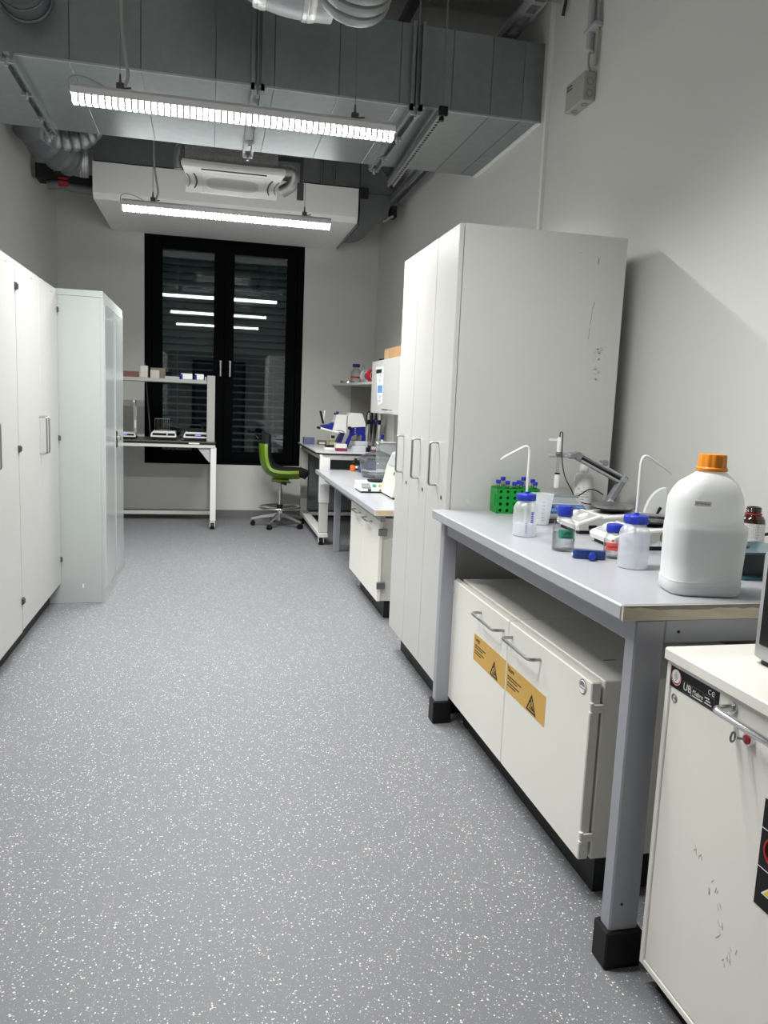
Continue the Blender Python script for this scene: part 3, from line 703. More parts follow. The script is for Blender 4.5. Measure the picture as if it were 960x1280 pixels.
# ------------------------------------------------------------------ under-bench safety cabinet
uc = thing('underbench_cabinet', 'cream two-door safety cabinet with yellow stickers under the grey bench', 'cabinet', (1.3, 1.8, 0))
B(1.037, 1.60, 1.802, 2.388, .113, .628, b=.003).build('carcass', LAMI2, uc)
B(1.037, 1.60, 2.391, 3.00, .113, .628, b=.003).build('carcass', LAMI2, uc)
B(1.064, 1.58, 1.822, 2.40, 0, .113).build('plinth', PLINTH, uc)
B(1.067, 1.58, 2.404, 2.98, 0, .113).build('plinth', PLINTH, uc)
B(1.12, 1.16, 1.96, 1.964, .628, .6287).build('vent_slot', DGREY, uc)
YTXT = []
for (y0, y1, h0, h1, sy0, sy1, sz0, sz1, word, ts, lab) in (
        (2.393, 3.040, 2.435, 2.665, 2.396, 2.722, .380, .482, 'Lauge', 2.500, 'far door'),
        (1.802, 2.387, 2.125, 2.355, 2.068, 2.384, .384, .480, 'Säure', 2.168, 'near door')):
    d = B(1.0, 1.030, y0, y1, .115, .624, b=.003).build('door', LAMI2, uc)
    bow((1.0, h0, .578), (1.0, h1, .578), (-.04, 0, 0), .0055, rad=.02).build('handle', INOX, d, True)
    s = B(.9992, 1.0, sy0, sy1, sz0, sz1).build('sticker', YELLAB, d)
    text('lettering', word, (.9988, sy1-.012, sz1-.016), .024, INK, d)
    m = MB(); yy = sy1-.014
    for zz, ln in ((-.040, .115), (-.049, .085), (-.062, .10), (-.071, .07)):
        y = yy
        while y > yy-ln:
            wd = random.uniform(.004, .012); m.box(.9986, .9992, max(y-wd, yy-ln), y, sz1+zz-.002, sz1+zz+.002); y -= wd+.0025
    o = m.build('small_print', INK, d); o['kind'] = 'stuff'
    # corrosive warning triangle
    a = Vector((.9988, ts, sz1-.030)); zb = sz0+.006; hw = .038
    A, Bb, Cc = Vector((.9988, ts, zb+.060)), Vector((.9988, ts+hw, zb)), Vector((.9988, ts-hw, zb))
    G = (A+Bb+Cc)/3; I = [G+(p-G)*.72 for p in (A, Bb, Cc)]
    m = MB(); O = [A, Bb, Cc]
    for i in range(3): m.prism([O[i], O[(i+1) % 3], I[(i+1) % 3], I[i]], (-.0004, 0, 0))
    m.box(.9984, .9988, ts-.021, ts+.016, zb+.010, zb+.013)                       # surface being eaten
    m.obox((.9986, ts-.008, zb+.017), (.0004, .020, .006), Matrix.Rotation(.25, 3, 'X'))
    for (yy, zz) in ((.004, .024), (.009, .020), (-.001, .029), (.003, .033), (-.010, .023)): m.obox((.9986, ts+yy, zb+zz), (.0004, .0035, .004))
    m.obox((.9986, ts+.006, zb+.036), (.0004, .014, .004), Matrix.Rotation(-.6, 3, 'X'))
    m.build('corrosive_symbol', INK, d)
    # round badge
    by, bzz = (3.018, .583) if y0 > 2.3 else (1.849, .596)
    MB().cyl((1.0, by, bzz), (.9992, by, bzz), .0215, n=28).build('badge', GREYPR, d)
    m = MB(); m.torus((.9990, by, bzz), .0165, .0018, 28, 4, Matrix.Rotation(pi/2, 3, 'Y')); m.box(.9986, .9992, by-.013, by+.013, bzz-.003, bzz+.001)
    m.prism([(.9988, by-.012, bzz-.006), (.9988, by+.012, bzz-.006), (.9988, by+.006, bzz-.014), (.9988, by-.006, bzz-.014)], (-.0003, 0, 0))
    m.build('badge_print', WHITEPR, d)
    ye = y1 if y0 > 2.3 else y0
    sg = 1 if y0 > 2.3 else -1
    for z in (.165, .535):
        MB().box(.999, 1.038, ye-.001 if sg > 0 else ye-.006, ye+.006 if sg > 0 else ye+.001, z+.005, z+.029, .002).cyl((1.002, ye+sg*.003, z), (1.002, ye+sg*.003, z+.008), .006, n=10).cyl((1.002, ye+sg*.003, z+.026), (1.002, ye+sg*.003, z+.034), .006, n=10).build('hinge', LAMI2, d)

# ------------------------------------------------------------------ near safety cabinet
nc = thing('near_safety_cabinet', 'cream safety cabinet with black maker plate and chrome handle at the right edge', 'cabinet', (1.3, .9, 0))
nx, ny0, ny1 = 1.010, .80, 1.489
B(nx+.03, 1.62, ny0, ny1-.001, .055, .797, b=.002).build('carcass', LAMI2, nc)
B(nx-.012, 1.63, ny0-.01, ny1+.002, .797, .826, b=.004).build('top', LAMI2, nc)
MB().box(nx-.002, nx+.03, ny1-.016, ny1, .052, .797, .002).box(nx-.002, nx+.03, ny0, ny0+.014, .052, .797, .002).box(nx-.002, nx+.03, ny0+.014, ny1-.016, .052, .068, .002).build('door_frame', LAMI2, nc)
B(nx+.03, 1.60, ny0+.02, ny1-.03, 0, .055).build('plinth', BLACK, nc)
dr = B(nx, nx+.03, ny0+.016, ny1-.0185, .070, .790, b=.002).build('door', LAMI2, nc)
B(nx-.0006, nx+.001, ny0+.016, ny1-.0185, .7885, .7945).build('door_lip', WHITE, nc)
bow((nx, 1.262, .774), (nx, 1.02, .774), (-.045, 0, 0), .0075, n=12, rad=.014).build('handle', CHROME, dr, True)
MB().cyl((nx, 1.262, .774), (nx-.004, 1.262, .774), .012, n=16).cyl((nx, 1.02, .774), (nx-.004, 1.02, .774), .012, n=16).build('handle_rosette', CHROME, dr, True)
MB().cyl((nx, 1.207, .733), (nx-.008, 1.207, .733), .0145, .0125, 20).build('lock', CHROME, dr, True)
MB().cyl((nx-.008, 1.207, .733), (nx-.0095, 1.207, .733), .009, n=16).build('lock_cover', RED, dr)
m = MB().torus((nx-.032, 1.216, .736), .0095, .0022, 16, 6, Matrix.Rotation(pi/2, 3, 'X') @ Matrix.Rotation(.5, 3, 'Y')).cyl((nx-.008, 1.207, .733), (nx-.024, 1.213, .735), .0025, n=6)
m.build('key', ZINC, dr, True)
# black maker plate
p = B(nx-.0012, nx, 1.306, 1.474, .7415, .7875).build('name_plate', BLACK, dr)
px = nx-.0016
MB().cyl((px+.0004, 1.4515, .767), (px-.0004, 1.4515, .767), .0185, n=30).build('seal', RED, dr)
MB().cyl((px-.0004, 1.4515, .769), (px-.0008, 1.4515, .769), .0145, n=30).build('seal_face', PAPER, dr)
m = MB()
for k in range(7): m.box(px-.0012, px-.0007, 1.4515-.0085+.002*abs(k-3), 1.4515+.0085-.002*abs(k-3), .7775-.003*k, .7787-.003*k)
m.build('seal_print', GREYPR, dr)
m = MB()
for k in range(28):
    a = 2*pi*k/28; m.obox((px-.0007, 1.4515+.0168*math.cos(a), .767+.0168*math.sin(a)), (.0004, .0018, .0018))
o = m.build('seal_rim_print', WHITEPR, dr); o['kind'] = 'stuff'
text('lettering', 'UB', (px-.0003, 1.424, .7575), .0225, WHITEPR, dr)
text('lettering', '1', (px-.0003, 1.3985, .7485), .010, WHITEPR, dr)
text('lettering', 'f\'Sabre', (px-.0003, 1.391, .757), .0135, WHITEPR, dr)
m = MB()
for (a, b, z) in ((1.391, 1.358, .7475), (1.349, 1.336, .7605), (1.349, 1.326, .749), (1.345, 1.331, .755)):
    y = a
    while y > b: m.box(px-.0004, px, y-.0022, y, z, z+.0026); y -= .003
o = m.build('small_print', WHITEPR, dr); o['kind'] = 'stuff'
m = MB()
for (a, b) in ((1.426, 1.396), (1.393, 1.355), (1.351, 1.318)):
    for (q0, q1, z0, z1) in ((b, a, .7445, .7449), (b, a, .7685, .7689), (b, b+.0004, .7445, .7689), (a-.0004, a, .7445, .7689)): m.box(px-.0003, px, q0, q1, z0, z1)
m.build('field_outline', GREYPR, dr)
for s in (0, 1):   # CE mark as two open arcs
    cy = 1.3345-.0118*s
    a = arc((px-.0003, cy, .7775), .0048, pi*.28, pi*1.72, 14, (0, -1, 0), (0, 0, 1))
    MB().tube(a, .0007, 5).build('conformity_mark', WHITEPR, dr)
MB().box(px-.0006, px, 1.3190, 1.3275, .7770, .7780).build('conformity_mark', WHITEPR, dr)
# small round tested stamp below the plate
m = MB().torus((nx-.0006, 1.4535, .7185), .0095, .0009, 24, 4, Matrix.Rotation(pi/2, 3, 'Y')).torus((nx-.0006, 1.4535, .7185), .0070, .0005, 24, 4, Matrix.Rotation(pi/2, 3, 'Y'))
m.box(nx-.0008, nx-.0002, 1.449, 1.458, .717, .7195).obox((nx-.0005, 1.4505, .7185), (.0006, .002, .008)); m.build('test_stamp', GREYPR, dr)
# lower black notice at the right edge
B(nx-.0012, nx, 1.00, 1.150, .437, .645).build('black_notice', BLACK, dr)
m = MB()
for z in (.512, .588): m.box(nx-.0018, nx-.0012, 1.0, 1.150, z, z+.0012)
m.prism([(nx-.0012, 1.134, .466), (nx-.0012, 1.100, .503), (nx-.0012, 1.066, .466)], (-.0006, 0, 0)); m.build('notice_outline', WHITEPR, dr)
MB().prism([(nx-.0018, 1.127, .469), (nx-.0018, 1.100, .498), (nx-.0018, 1.073, .469)], (-.0006, 0, 0)).build('notice_triangle', pm('warning_yellow', (.85, .62, .02), .5), dr)
m = MB().torus((nx-.0016, 1.11, .555), .026, .003, 28, 5, Matrix.Rotation(pi/2, 3, 'Y')); m.obox((nx-.0016, 1.11, .555), (.001, .004, .05), Matrix.Rotation(.7, 3, 'X')); m.build('prohibition_ring', RED, dr)
DIRT = pm('faint_dirt', (.56, .545, .49), .6)
m = MB()
for (y, z) in ((1.31, .42), (1.26, .395), (1.27, .37), (1.235, .34), (1.23, .31), (1.19, .30), (1.21, .27), (1.33, .43), (1.245, .36), (1.195, .285)):
    for k in range(3):
        m.obox((nx-.0003, y+random.uniform(-.01, .01), z+random.uniform(-.012, .012)), (.0006, .0016, random.uniform(.006, .014)), Matrix.Rotation(random.uniform(-.8, .8), 3, 'X'))
o = m.build('dirt_mark', DIRT, dr); o['kind'] = 'stuff'

# silver device on the near cabinet
dv = thing('silver_device', 'silver edged device with black front standing on the near cream cabinet', 'device', (1.3, 1.2, .826))
MB().loft([rrect(1.295, 1.215, z, .165-k, .165-k, .02) for z, k in ((.838, .004), (.842, 0), (1.06, .0), (1.075, .008))]).build('body', pm('silver_paint', (.42, .43, .44), .35, metal=.5), dv, True)
MB().loft([rrect(1.295, 1.215, z, .155, .155, .02) for z in (.826, .838)]).build('foot', BLACK, dv)
B(1.165, 1.46, 1.030, 1.036, .865, 1.05, b=.004).build('front_panel', BLACK, dv)
B(1.126, 1.132, 1.06, 1.355, .87, 1.045, b=.003).build('side_panel', BLACK, dv)

# ------------------------------------------------------------------ things on the grey bench
def facing(c):        # text plane turned towards where the photograph was taken from
    d = Vector((-c[0], -c[1], 0)).normalized(); x = Vector((-d.y, d.x, 0)); return Matrix((x, Vector((0, 0, 1)), d)).transposed(), d, x
def patch(c, r, z0, z1, aw, th=.0006, da=0):
    """curved label on a round bottle, aw = half angle"""
    a0 = math.atan2(-c[1], -c[0]) + da; n = 10; m = MB(); rings = []
    for i in range(n+1):
        a = a0-aw+2*aw*i/n
        rings.append([Vector((c[0]+q*math.cos(a), c[1]+q*math.sin(a), z)) for q, z in ((r, z0), (r+th, z0), (r+th, z1), (r, z1))])
    return m.loft(rings)
def ridged_cap(c, r, z0, z1, n=30, amp=.04):
    m = MB(); rings = []
    for z, k in ((z0, .98), (z0+.001, 1), (z1-.003, 1), (z1, .93)):
        rings.append([Vector((c[0]+r*k*(1+(amp if i % 2 else 0))*math.cos(2*pi*i/(2*n)), c[1]+r*k*(1+(amp if i % 2 else 0))*math.sin(2*pi*i/(2*n)), z)) for i in range(2*n)])
    return m.loft(rings)

# green rack with blue-capped tubes
rk = thing('tube_rack', 'green perforated tube rack at the back of the grey bench', 'rack', (1.25, 3.0, bz))
rc = Vector((1.252, 3.025)); ry = Matrix.Rotation(-.06, 3, 'Z')
def rkp(x, y, z): 
    p = ry @ Vector((x, y, 0)); return Vector((rc.x+p.x, rc.y+p.y, bz+z))
hx, hy, hz = .090, .046, .104
m = MB()
cols, rows = 6, 4
def holed(m, o, ux, uz, W, Hh, nx, nz, hole, th):
    """a plate with nx * nz square-cut round holes"""
    dx, dz = W/nx, Hh/nz; nrm = ux.cross(uz).normalized()*th
    for i in range(nx):
        for j in range(nz):
            c = o+ux*(dx*(i+.5))+uz*(dz*(j+.5)); out = []; inn = []
            for k in range(16):
                a = 2*pi*k/16; ca, sa = math.cos(a), math.sin(a); q = 1/max(abs(ca), abs(sa))
                out.append(c+ux*(ca*q*dx/2)+uz*(sa*q*dz/2)); inn.append(c+ux*(ca*hole)+uz*(sa*hole))
            m.loft([out, inn, [p+nrm for p in inn], [p+nrm for p in out]], False, False)
X_, Y_, Z_ = ry @ Vector((1, 0, 0)), ry @ Vector((0, 1, 0)), Vector((0, 0, 1))
holed(m, rkp(-hx, -hy, 0), X_, Z_, 2*hx, hz, 6, 4, .0065, -.0025)
holed(m, rkp(-hx, hy, 0), X_, Z_, 2*hx, hz, 6, 4, .0065, .0025)
holed(m, rkp(-hx, -hy, hz), X_, Y_, 2*hx, 2*hy, 6, 3, .0095, .0025)
m.build('perforated_plate', GREENP, rk, fix=False)
MB().obox(rkp(-hx, 0, hz/2), (.003, 2*hy, hz), ry).obox(rkp(hx, 0, hz/2), (.003, 2*hy, hz), ry).obox(rkp(0, 0, .002), (2*hx, 2*hy, .004), ry).obox(rkp(0, 0, hz*.5), (2*hx-.01, 2*hy-.01, .002), ry).obox(rkp(-hx-.003, 0, hz*.5), (.004, .05, .05), ry, .0015).build('rack_frame', GREENP, rk)
def tube_at(x, y, z):
    p = rkp(x, y, z); t = thing('centrifuge_tube', 'small clear tube with blue screw cap standing in the green rack', 'tube', p, 'blue-capped tubes in the green rack')
    MB().lathe([(.0025, -.07), (.0065, -.055), (.0075, -.05), (.0075, 0), (.0062, 0), (.0062, -.052), (.002, -.066)], p, 14).build('tube_body', ACRYL, t, True)
    ridged_cap((p.x, p.y), .0098, p.z-.002, p.z+.013, 16).build('cap', CAPBLUE, t, True)
    return t
cxs = [-hx+2*hx*(i+.5)/6 for i in range(6)]; cys = [-hy+2*hy*(j+.5)/3 for j in range(3)]
tb = tube_at(cxs[0], cys[1], hz+.018)
tb['label'] = 'blue-capped tube in the green rack, the one nearest its open left end'
TL = ['front row of the green rack, second column', 'rear row of the green rack, standing tallest beside the left end', 'front row of the green rack, third column, nearly touching its neighbour', 'middle row of the green rack, fourth column', 'front row of the green rack, fourth column', 'rear row of the green rack, fifth column, raised high', 'front row of the green rack at its far right end', 'middle row of the green rack at its far right end']
for k_, (i, j, z) in enumerate(((1, 0, .018), (1, 2, .028), (2, 0, .014), (3, 1, .018), (3, 0, .016), (4, 2, .030), (5, 0, .016), (5, 1, .024))):
    dup(tb, rkp(cxs[i], cys[j], hz+z), 'blue-capped tube in the ' + TL[k_])

def wash_bottle(c, label, spout_dir, liq, printed, k_=1.1):
    t = thing('wash_bottle', label, 'bottle', (*c, bz), 'milky wash bottles')
    prof = [(.030, .0005), (.0355, .003), (.037, .008), (.037, .085), (.0355, .094), (.031, .102), (.026, .107), (.0255, .120)]
    MB().lathe(prof, (*c, bz), 36).build('bottle_body', LDPE, t, True)
    MB().lathe([(.0335, .003), (.0345, .01), (.0345, liq)], (*c, bz), 28).build('liquid', LIQW, t, True)
    # cap with broad grips
    m = MB(); rings = []
    for z, k in ((.112, .98), (.113, 1), (.130, 1), (.1325, .93), (.1330, .5)):
        rings.append([Vector((c[0]+.0300*k*(1 if (i % 4) < 3 else .955)*math.cos(2*pi*i/48), c[1]+.0300*k*(1 if (i % 4) < 3 else .955)*math.sin(2*pi*i/48), bz+z)) for i in range(48)])
    m.loft(rings); m.cyl((*c, bz+.133), (*c, bz+.139), .0075, .006, 14); m.build('cap', CAPBLUE, t, True)
    d = Vector((*spout_dir, 0)).normalized(); e = Vector((c[0], c[1], bz))
    pts = [e+Z_*.02, e+Z_*.14, e+Z_*.255] + bez(e+Z_*.255, e+Z_*.275, e+Z_*.284+d*.008, e+Z_*.275+d*.022, 8)[1:] + [e+Z_*.245+d*.075, e+Z_*.235+d*.09]
    rr = [.0036]*(len(pts)-2) + [.0034, .0014]
    MB().tube(pts, rr, 10).build('spout', WHITE, t, True)
    if printed:
        m = MB(); R, dd, xx = facing(c); a0 = math.atan2(-c[1], -c[0])
        for k in range(6):
            a = a0+.62; q = .0374; m.obox((c[0]+q*math.cos(a), c[1]+q*math.sin(a), bz+.078-.006*k), (.0012, .009, .0035), Matrix.Rotation(a, 3, 'Z'))
        for k in range(7):
            a = a0+.15; m.obox((c[0]+q*math.cos(a), c[1]+q*math.sin(a), bz+.045-.005*k), (.001, .006, .0012), Matrix.Rotation(a, 3, 'Z'))
        o = m.build('volume_print', CAPBLUE, t); o['kind'] = 'stuff'
    t.scale = (k_, k_, k_)
    return t
wash_bottle((1.055, 2.445), 'milky wash bottle beside the green tube rack, spout bent to the left', (-1, .1), .040, True)
wash_bottle((1.165, 1.93), 'milky wash bottle beside the orange-capped canister, spout bent to the right', (1, .05), .082, False, 1.13)

# plastic beaker
bc = (1.225, 2.70)
bk = thing('plastic_beaker', 'clear milky beaker with spout standing behind the wash bottle with little liquid', 'beaker', (*bc, bz))
m = MB(); rings = []
for r, z in ((.001, .003), (.030, .002), (.033, .004), (.039, .112), (.042, .118), (.0405, .118), (.0375, .112), (.0318, .006), (.001, .005)):
    ring = []
    for k in range(36):
        a = 2*pi*k/36; q = r
        if z > .1:
            da = abs((a+.25+pi) % (2*pi)-pi); q = r + .010*max(0, 1-da/.35)
        ring.append(Vector((bc[0]+q*math.cos(a), bc[1]+q*math.sin(a), bz+z)))
    rings.append(ring)
m.loft(rings); m.build('beaker_body', PPCLEAR, bk, True)
m = MB()
for k in range(6): 
    a = math.atan2(-bc[1], -bc[0])+.3; q = .0345+.0010*k; m.obox((bc[0]+q*math.cos(a), bc[1]+q*math.sin(a), bz+.02+.014*k), (.001, .010, .0012), Matrix.Rotation(a, 3, 'Z'))
o = m.build('volume_print', CAPBLUE, bk); o['kind'] = 'stuff'

# keypad meter with cables
km = thing('keypad_meter', 'dusty blue keypad meter lying behind the glass bottle with green label', 'meter', (1.36, 2.8, bz))
Rk = Matrix.Rotation(-.12, 3, 'Z') @ Matrix.Rotation(.30, 3, 'X')
kc = Vector((1.366, 2.81, bz+.050))
MB().obox(kc, (.18, .20, .028), Rk, .006).build('housing', LGREY, km)
MB().obox(kc+Rk @ Vector((0, -.045, .0146)), (.165, .085, .002), Rk).build('key_field', KEYBLUE, km)
for i in range(4):
    for j in range(2):
        MB().obox(kc+Rk @ Vector((-.06+.04*i, -.065+.038*j, .017)), (.030, .024, .004), Rk, .0015).build('key', NAVY if (i+j) % 2 else pm('key_blue', (.10, .22, .45), .4) if 'key_blue' not in MATS else MATS['key_blue'], km)
MB().obox(kc+Rk @ Vector((0, .045, .0146)), (.14, .06, .002), Rk).build('screen', pm('dull_screen', (.30, .36, .36), .2), km)
MB().obox(kc+Rk @ Vector((0, .08, .016)), (.18, .02, .006), Rk, .002).build('rear_ridge', MGREY, km)
MB().obox(Vector((1.366, 2.81, bz+.010)), (.17, .19, .020), Matrix.Rotation(-.12, 3, 'Z')).build('base', DGREY, km)

# white bottle against the cabinet side
hb = (1.566, 3.035)
hd = thing('white_storage_bottle', 'white storage bottle with printed label behind the electrode arm', 'bottle', (*hb, bz))
MB().lathe([(.036, 0), (.040, .004), (.040, .145), (.039, .156), (.032, .166), (.016, .172), (.016, .178)], (*hb, bz), 32).build('bottle_body', HDPEW, hd, True)
ridged_cap(hb, .0185, bz+.178, bz+.207, 22).build('cap', WHITE, hd, True)
patch(hb, .0402, bz+.045, bz+.115, 1.15).build('label', PAPER, hd)
m = MB(); a0 = math.atan2(-hb[1], -hb[0])
for k, (lo, hi) in enumerate(((-.5, -.2), (-.1, .8), (-.6, .5), (-.6, .6), (-.6, .2))):
    i = 0; a = a0+lo
    while a < a0+hi: m.obox((hb[0]+.0412*math.cos(a), hb[1]+.0412*math.sin(a), bz+.106-.011*k), (.0006, .0045, .003), Matrix.Rotation(a, 3, 'Z')); a += .17
o = m.build('label_print', GREYPR, hd); o['kind'] = 'stuff'

# hot plate stirrers
def stirrer(c, label, rz=0, green=False):
    """nose with the controls towards the aisle; c = middle of the heating plate"""
    t = thing('magnetic_stirrer', label, 'stirrer', (*c, bz), 'magnetic stirrers on the grey bench')
    R = Matrix.Rotation(rz-pi/2, 3, 'Z')
    def P(x, y, z): p = R @ Vector((x, y, 0)); return Vector((c[0]+p.x, c[1]+p.y, bz+z))
    prof = [(-.172, .014), (-.176, .030), (-.168, .040), (-.085, .070), (-.075, .064), (.075, .078), (.10, .074), (.105, .014)]
    m = MB(); rings = []
    for x, k in ((-.088, .90), (-.078, 1), (.078, 1), (.088, .90)): rings.append([P(x, y, z if z < .035 else .035+(z-.035)*k) for y, z in prof])
    m.loft(rings); m.build('housing', WHITE, t)
    MB().loft([[P(x, y, z) for x, y in ((-.082, -.160), (.082, -.160), (.082, .100), (-.082, .100))] for z in (0, .0142)]).build('base', BLACK, t)
    m = MB(); m.loft([[P(x, y, z) for y, z in ((-.166, .032), (-.088, .060), (-.078, .055), (.072, .068), (.095, .064), (.098, .036), (-.02, .034), (-.06, .016), (-.165, .016))] for x in (.0882, .0888)]); m.build('side_panel', pm('side_grey', (.48, .48, .47), .5) if 'side_grey' not in MATS else MATS['side_grey'], t)
    m = MB(); m.obox(P(.0892, -.115, .026), (.003, .030, .014), R); m.build('power_switch', BLACK, t)
    for x in (-.042, .042): MB().cyl(P(x, -.128, .052), P(x, -.133, .064), .022, .019, 24).build('knob', WHITE, t, True)
    m = MB(); m.obox(P(0, -.128, .0555), (.145, .07, .002), R @ Matrix.Rotation(.35, 3, 'X')); m.build('control_panel', LGREY, t)
    MB().cyl(P(0, 0, .070), P(0, 0, .084), .042, .048, 28).build('plate_neck', BLACK, t, True)
    MB().torus(P(0, 0, .086), .069, .0035, 40, 6).build('plate_gasket', RUBBER, t, True)
    MB().lathe([(.070, .086), (.075, .089), (.075, .097), (.071, .100), (.001, .100)], P(0, 0, 0), 44).build('heating_plate', INOX, t, True)
    if green:
        MB().cyl(P(.0886, .002, .044), P(.0896, .002, .044), .0205, n=28).build('round_sticker', pm('sticker_olive', (.22, .24, .04), .5), t)
        MB().cyl(P(.0896, .002, .044), P(.0902, .002, .044), .0145, n=28).build('sticker_centre', pm('sticker_green', (.01, .22, .15), .5), t)
    else:
        MB().cyl(P(.0886, .045, .052), P(.0896, .045, .052), .014, n=28).build('round_sticker', pm('sticker_olive_dark', (.12, .13, .03), .5), t)
    return t
stirrer((1.445, 2.56), 'white magnetic stirrer under the electrode arm, steel plate on top', rz=-.04)
stirrer((1.425, 2.262), 'white magnetic stirrer with round green sticker beside the orange-capped canister', rz=-.06, green=True)

# electrode arm
ea = thing('electrode_arm', 'grey jointed electrode arm on a steel plate behind the stirrer', 'stand', (1.62, 2.92, bz))
e0, e1, e2, e3 = Vector((1.615, 2.93, bz+.020)), Vector((1.70, 2.95, bz+.150)), Vector((1.485, 2.95, bz+.250)), Vector((1.40, 2.95, bz+.247))
MB().lathe([(.052, 0), (.055, .003), (.055, .016), (.052, .019), (.001, .019)], (1.615, 2.93, bz), 40).build('base', INOX, ea, True)
def beam(m, a, b, wd, ht):
    d = (b-a).normalized(); s = Vector((0, 1, 0)); n = d.cross(s).normalized(); s = n.cross(d)
    R = Matrix((d, s, n)).transposed(); m.obox((a+b)/2, ((b-a).length, wd, ht), R, .003)
m = MB(); beam(m, e0+Vector((-.01, 0, -.002)), e1+Vector((.012, 0, .018)), .030, .026); m.build('lower_arm', MGREY, ea)
m = MB(); beam(m, Vector((1.632, 2.93, bz+.05)), Vector((1.645, 2.93, bz+.07)), .034, .03); m.build('arm_block', LGREY, ea)
d_ = (e2-e1).normalized(); n_ = d_.cross(Vector((0, 1, 0))).normalized()
if n_.z < 0: n_ = -n_
m = MB(); beam(m, e1+n_*.014, e2+n_*.014, .026, .011); beam(m, e1-n_*.012, e2-n_*.012, .026, .011); m.build('upper_arm', LGREY, ea)
m = MB(); beam(m, e1, e2, .008, .012); m.build('spring_gap', BLACKM, ea)
MB().obox(e1.lerp(e2, .48)+n_*.028, (.03, .028, .022), None, .004).build('clip', MGREY, ea)
MB().cyl(e1+Vector((0, -.02, .006)), e1+Vector((0, .02, .006)), .012, n=16).cyl(e1+Vector((0, -.018, .012)), e1+Vector((0, -.018, .04)), .004, n=8).build('joint', LGREY, ea, True)
MB().cyl(e2+Vector((0, -.018, 0)), e2+Vector((0, .018, 0)), .016, n=16).obox(e2+Vector((-.012, 0, 0)), (.05, .03, .026), None, .004).build('joint', MGREY, ea, True)
m = MB(); m.obox(e2.lerp(e3, .5)+Vector((-.012, 0, 0)), (.085, .018, .014), None, .003).obox(e3+Vector((-.028, 0, 0)), (.03, .02, .012), None, .003); 
for k in range(3): m.obox(e2+Vector((-.035-.018*k, 0, 0)), (.008, .024, .019), None, .002)
m.build('electrode_holder', LGREY, ea)
el_ = thing('ph_electrode', 'white electrode with black cable hanging in the grey arm', 'electrode', (e3.x-.005, 2.948, bz+.12))
ex, ey = e3.x-.004, 2.938
MB().lathe([(.010, .262), (.0105, .30), (.009, .318), (.006, .324)], (ex, ey, bz), 18).build('head', WHITE, el_, True)
MB().lathe([(.0115, .255), (.0115, .264)], (ex, ey, bz), 18).build('ring', MGREY, el_, True)
MB().lathe([(.0058, .175), (.0058, .256)], (ex, ey, bz), 16).build('shaft', ACRYL, el_, True)
MB().lathe([(.0105, .172), (.0105, .178)], (ex, ey, bz), 18).build('bottle_ring', BLACK, el_, True)
MB().lathe([(.008, .112), (.0115, .116), (.0115, .165), (.009, .172)], (ex, ey, bz), 18).build('storage_cap', WHITE, el_, True)
MB().obox((ex-.022, ey, bz+.312), (.05, .005, .010), None, .001).build('tag', PAPER, el_)
MB().tube(spline([(ex, ey, bz+.32), (ex+.001, ey, bz+.342), (ex+.007, ey-.008, bz+.342), (ex+.006, ey-.014, bz+.31), (ex+.008, ey-.016, bz+.24), (ex+.025, ey-.02, bz+.165), (ex+.055, ey-.03, bz+.11), (ex+.07, ey-.04, bz+.075), (ex+.11, ey-.05, bz+.058), (ex+.17, ey-.03, bz+.052), (ex+.20, ey-.0, bz+.03)]), .0022, 6).build('cable', RUBBER, el_, True)
tag(MB().tube(spline([(1.635, 2.985, bz+.085), (1.59, 2.96, bz+.105), (1.54, 2.93, bz+.112), (1.49, 2.90, bz+.095), (1.44, 2.87, bz+.075), (1.425, 2.84, bz+.045)]), .0026, 6).build('meter_cable', RUBBER, None, True), 'thin black cable arching from the keypad meter towards the grey arm', 'cable')

# glass bottles
def lab_glass(c, r, h, label, mat, print_, lz0, lz1, liq, neckr):
    t = thing('laboratory_bottle', label, 'bottle', (*c, bz), 'blue-capped glass bottles on the grey bench')
    prof = [(r*.86, .0005), (r*.97, .003), (r, .009), (r, h*.50), (r*.96, h*.58), (r*.84, h*.655), (neckr*1.12, h*.715), (neckr, h*.74), (neckr, h*.86)]
    MB().lathe(prof, (*c, bz), 40).build('bottle_body', GLASS, t, True)
    MB().lathe([(r*.8, .004), (r*.93, .007), (r*.94, liq)], (*c, bz), 36).build('liquid', WATER, t, True)
    MB().lathe([(neckr*1.08, h*.735), (neckr*1.15, h*.75), (neckr*1.08, h*.765)], (*c, bz), 32).build('neck_ring', GLASS, t, True)
    ridged_cap(c, neckr*1.20, bz+h*.775, bz+h, 34, .025).build('cap', CAPBLUE, t, True)
    lb = patch(c, r+.0003, bz+lz0, bz+lz1, .70, da=.24 if r > .032 else -.12).build('label', mat, t)
    return t, lb
pbs, lab = lab_glass((1.075, 2.185), .035, .140, 'clear glass bottle with blue cap and green label', GRLAB, '', .042, .070, .055, .0185)
R, dd, xx = facing((1.075, 2.185)); a_ = math.atan2(-2.185, -1.075)+.24; nd = Vector((math.cos(a_), math.sin(a_), 0)); RT = Matrix((Vector((-nd.y, nd.x, 0)), Vector((0, 0, 1)), nd)).transposed()
text('lettering', '1xPBS', Vector((1.075, 2.185, bz+.0585))+nd*.0364, .0128, INK, pbs, R=RT, align='CENTER')
m = MB(); xx = Vector((-nd.y, nd.x, 0))
for k in range(8): m.obox(Vector((1.075, 2.185, bz+.0475))+nd*.0362+xx*(-.014+.004*k), (.0006, .003, .002), Matrix.Rotation(a_, 3, 'Z'))
o = m.build('small_print', INK, pbs); o['kind'] = 'stuff'
red, lab = lab_glass((1.182, 2.068), .030, .102, 'small clear glass bottle with blue cap and red label', REDLAB, '', .026, .049, .02, .0205)
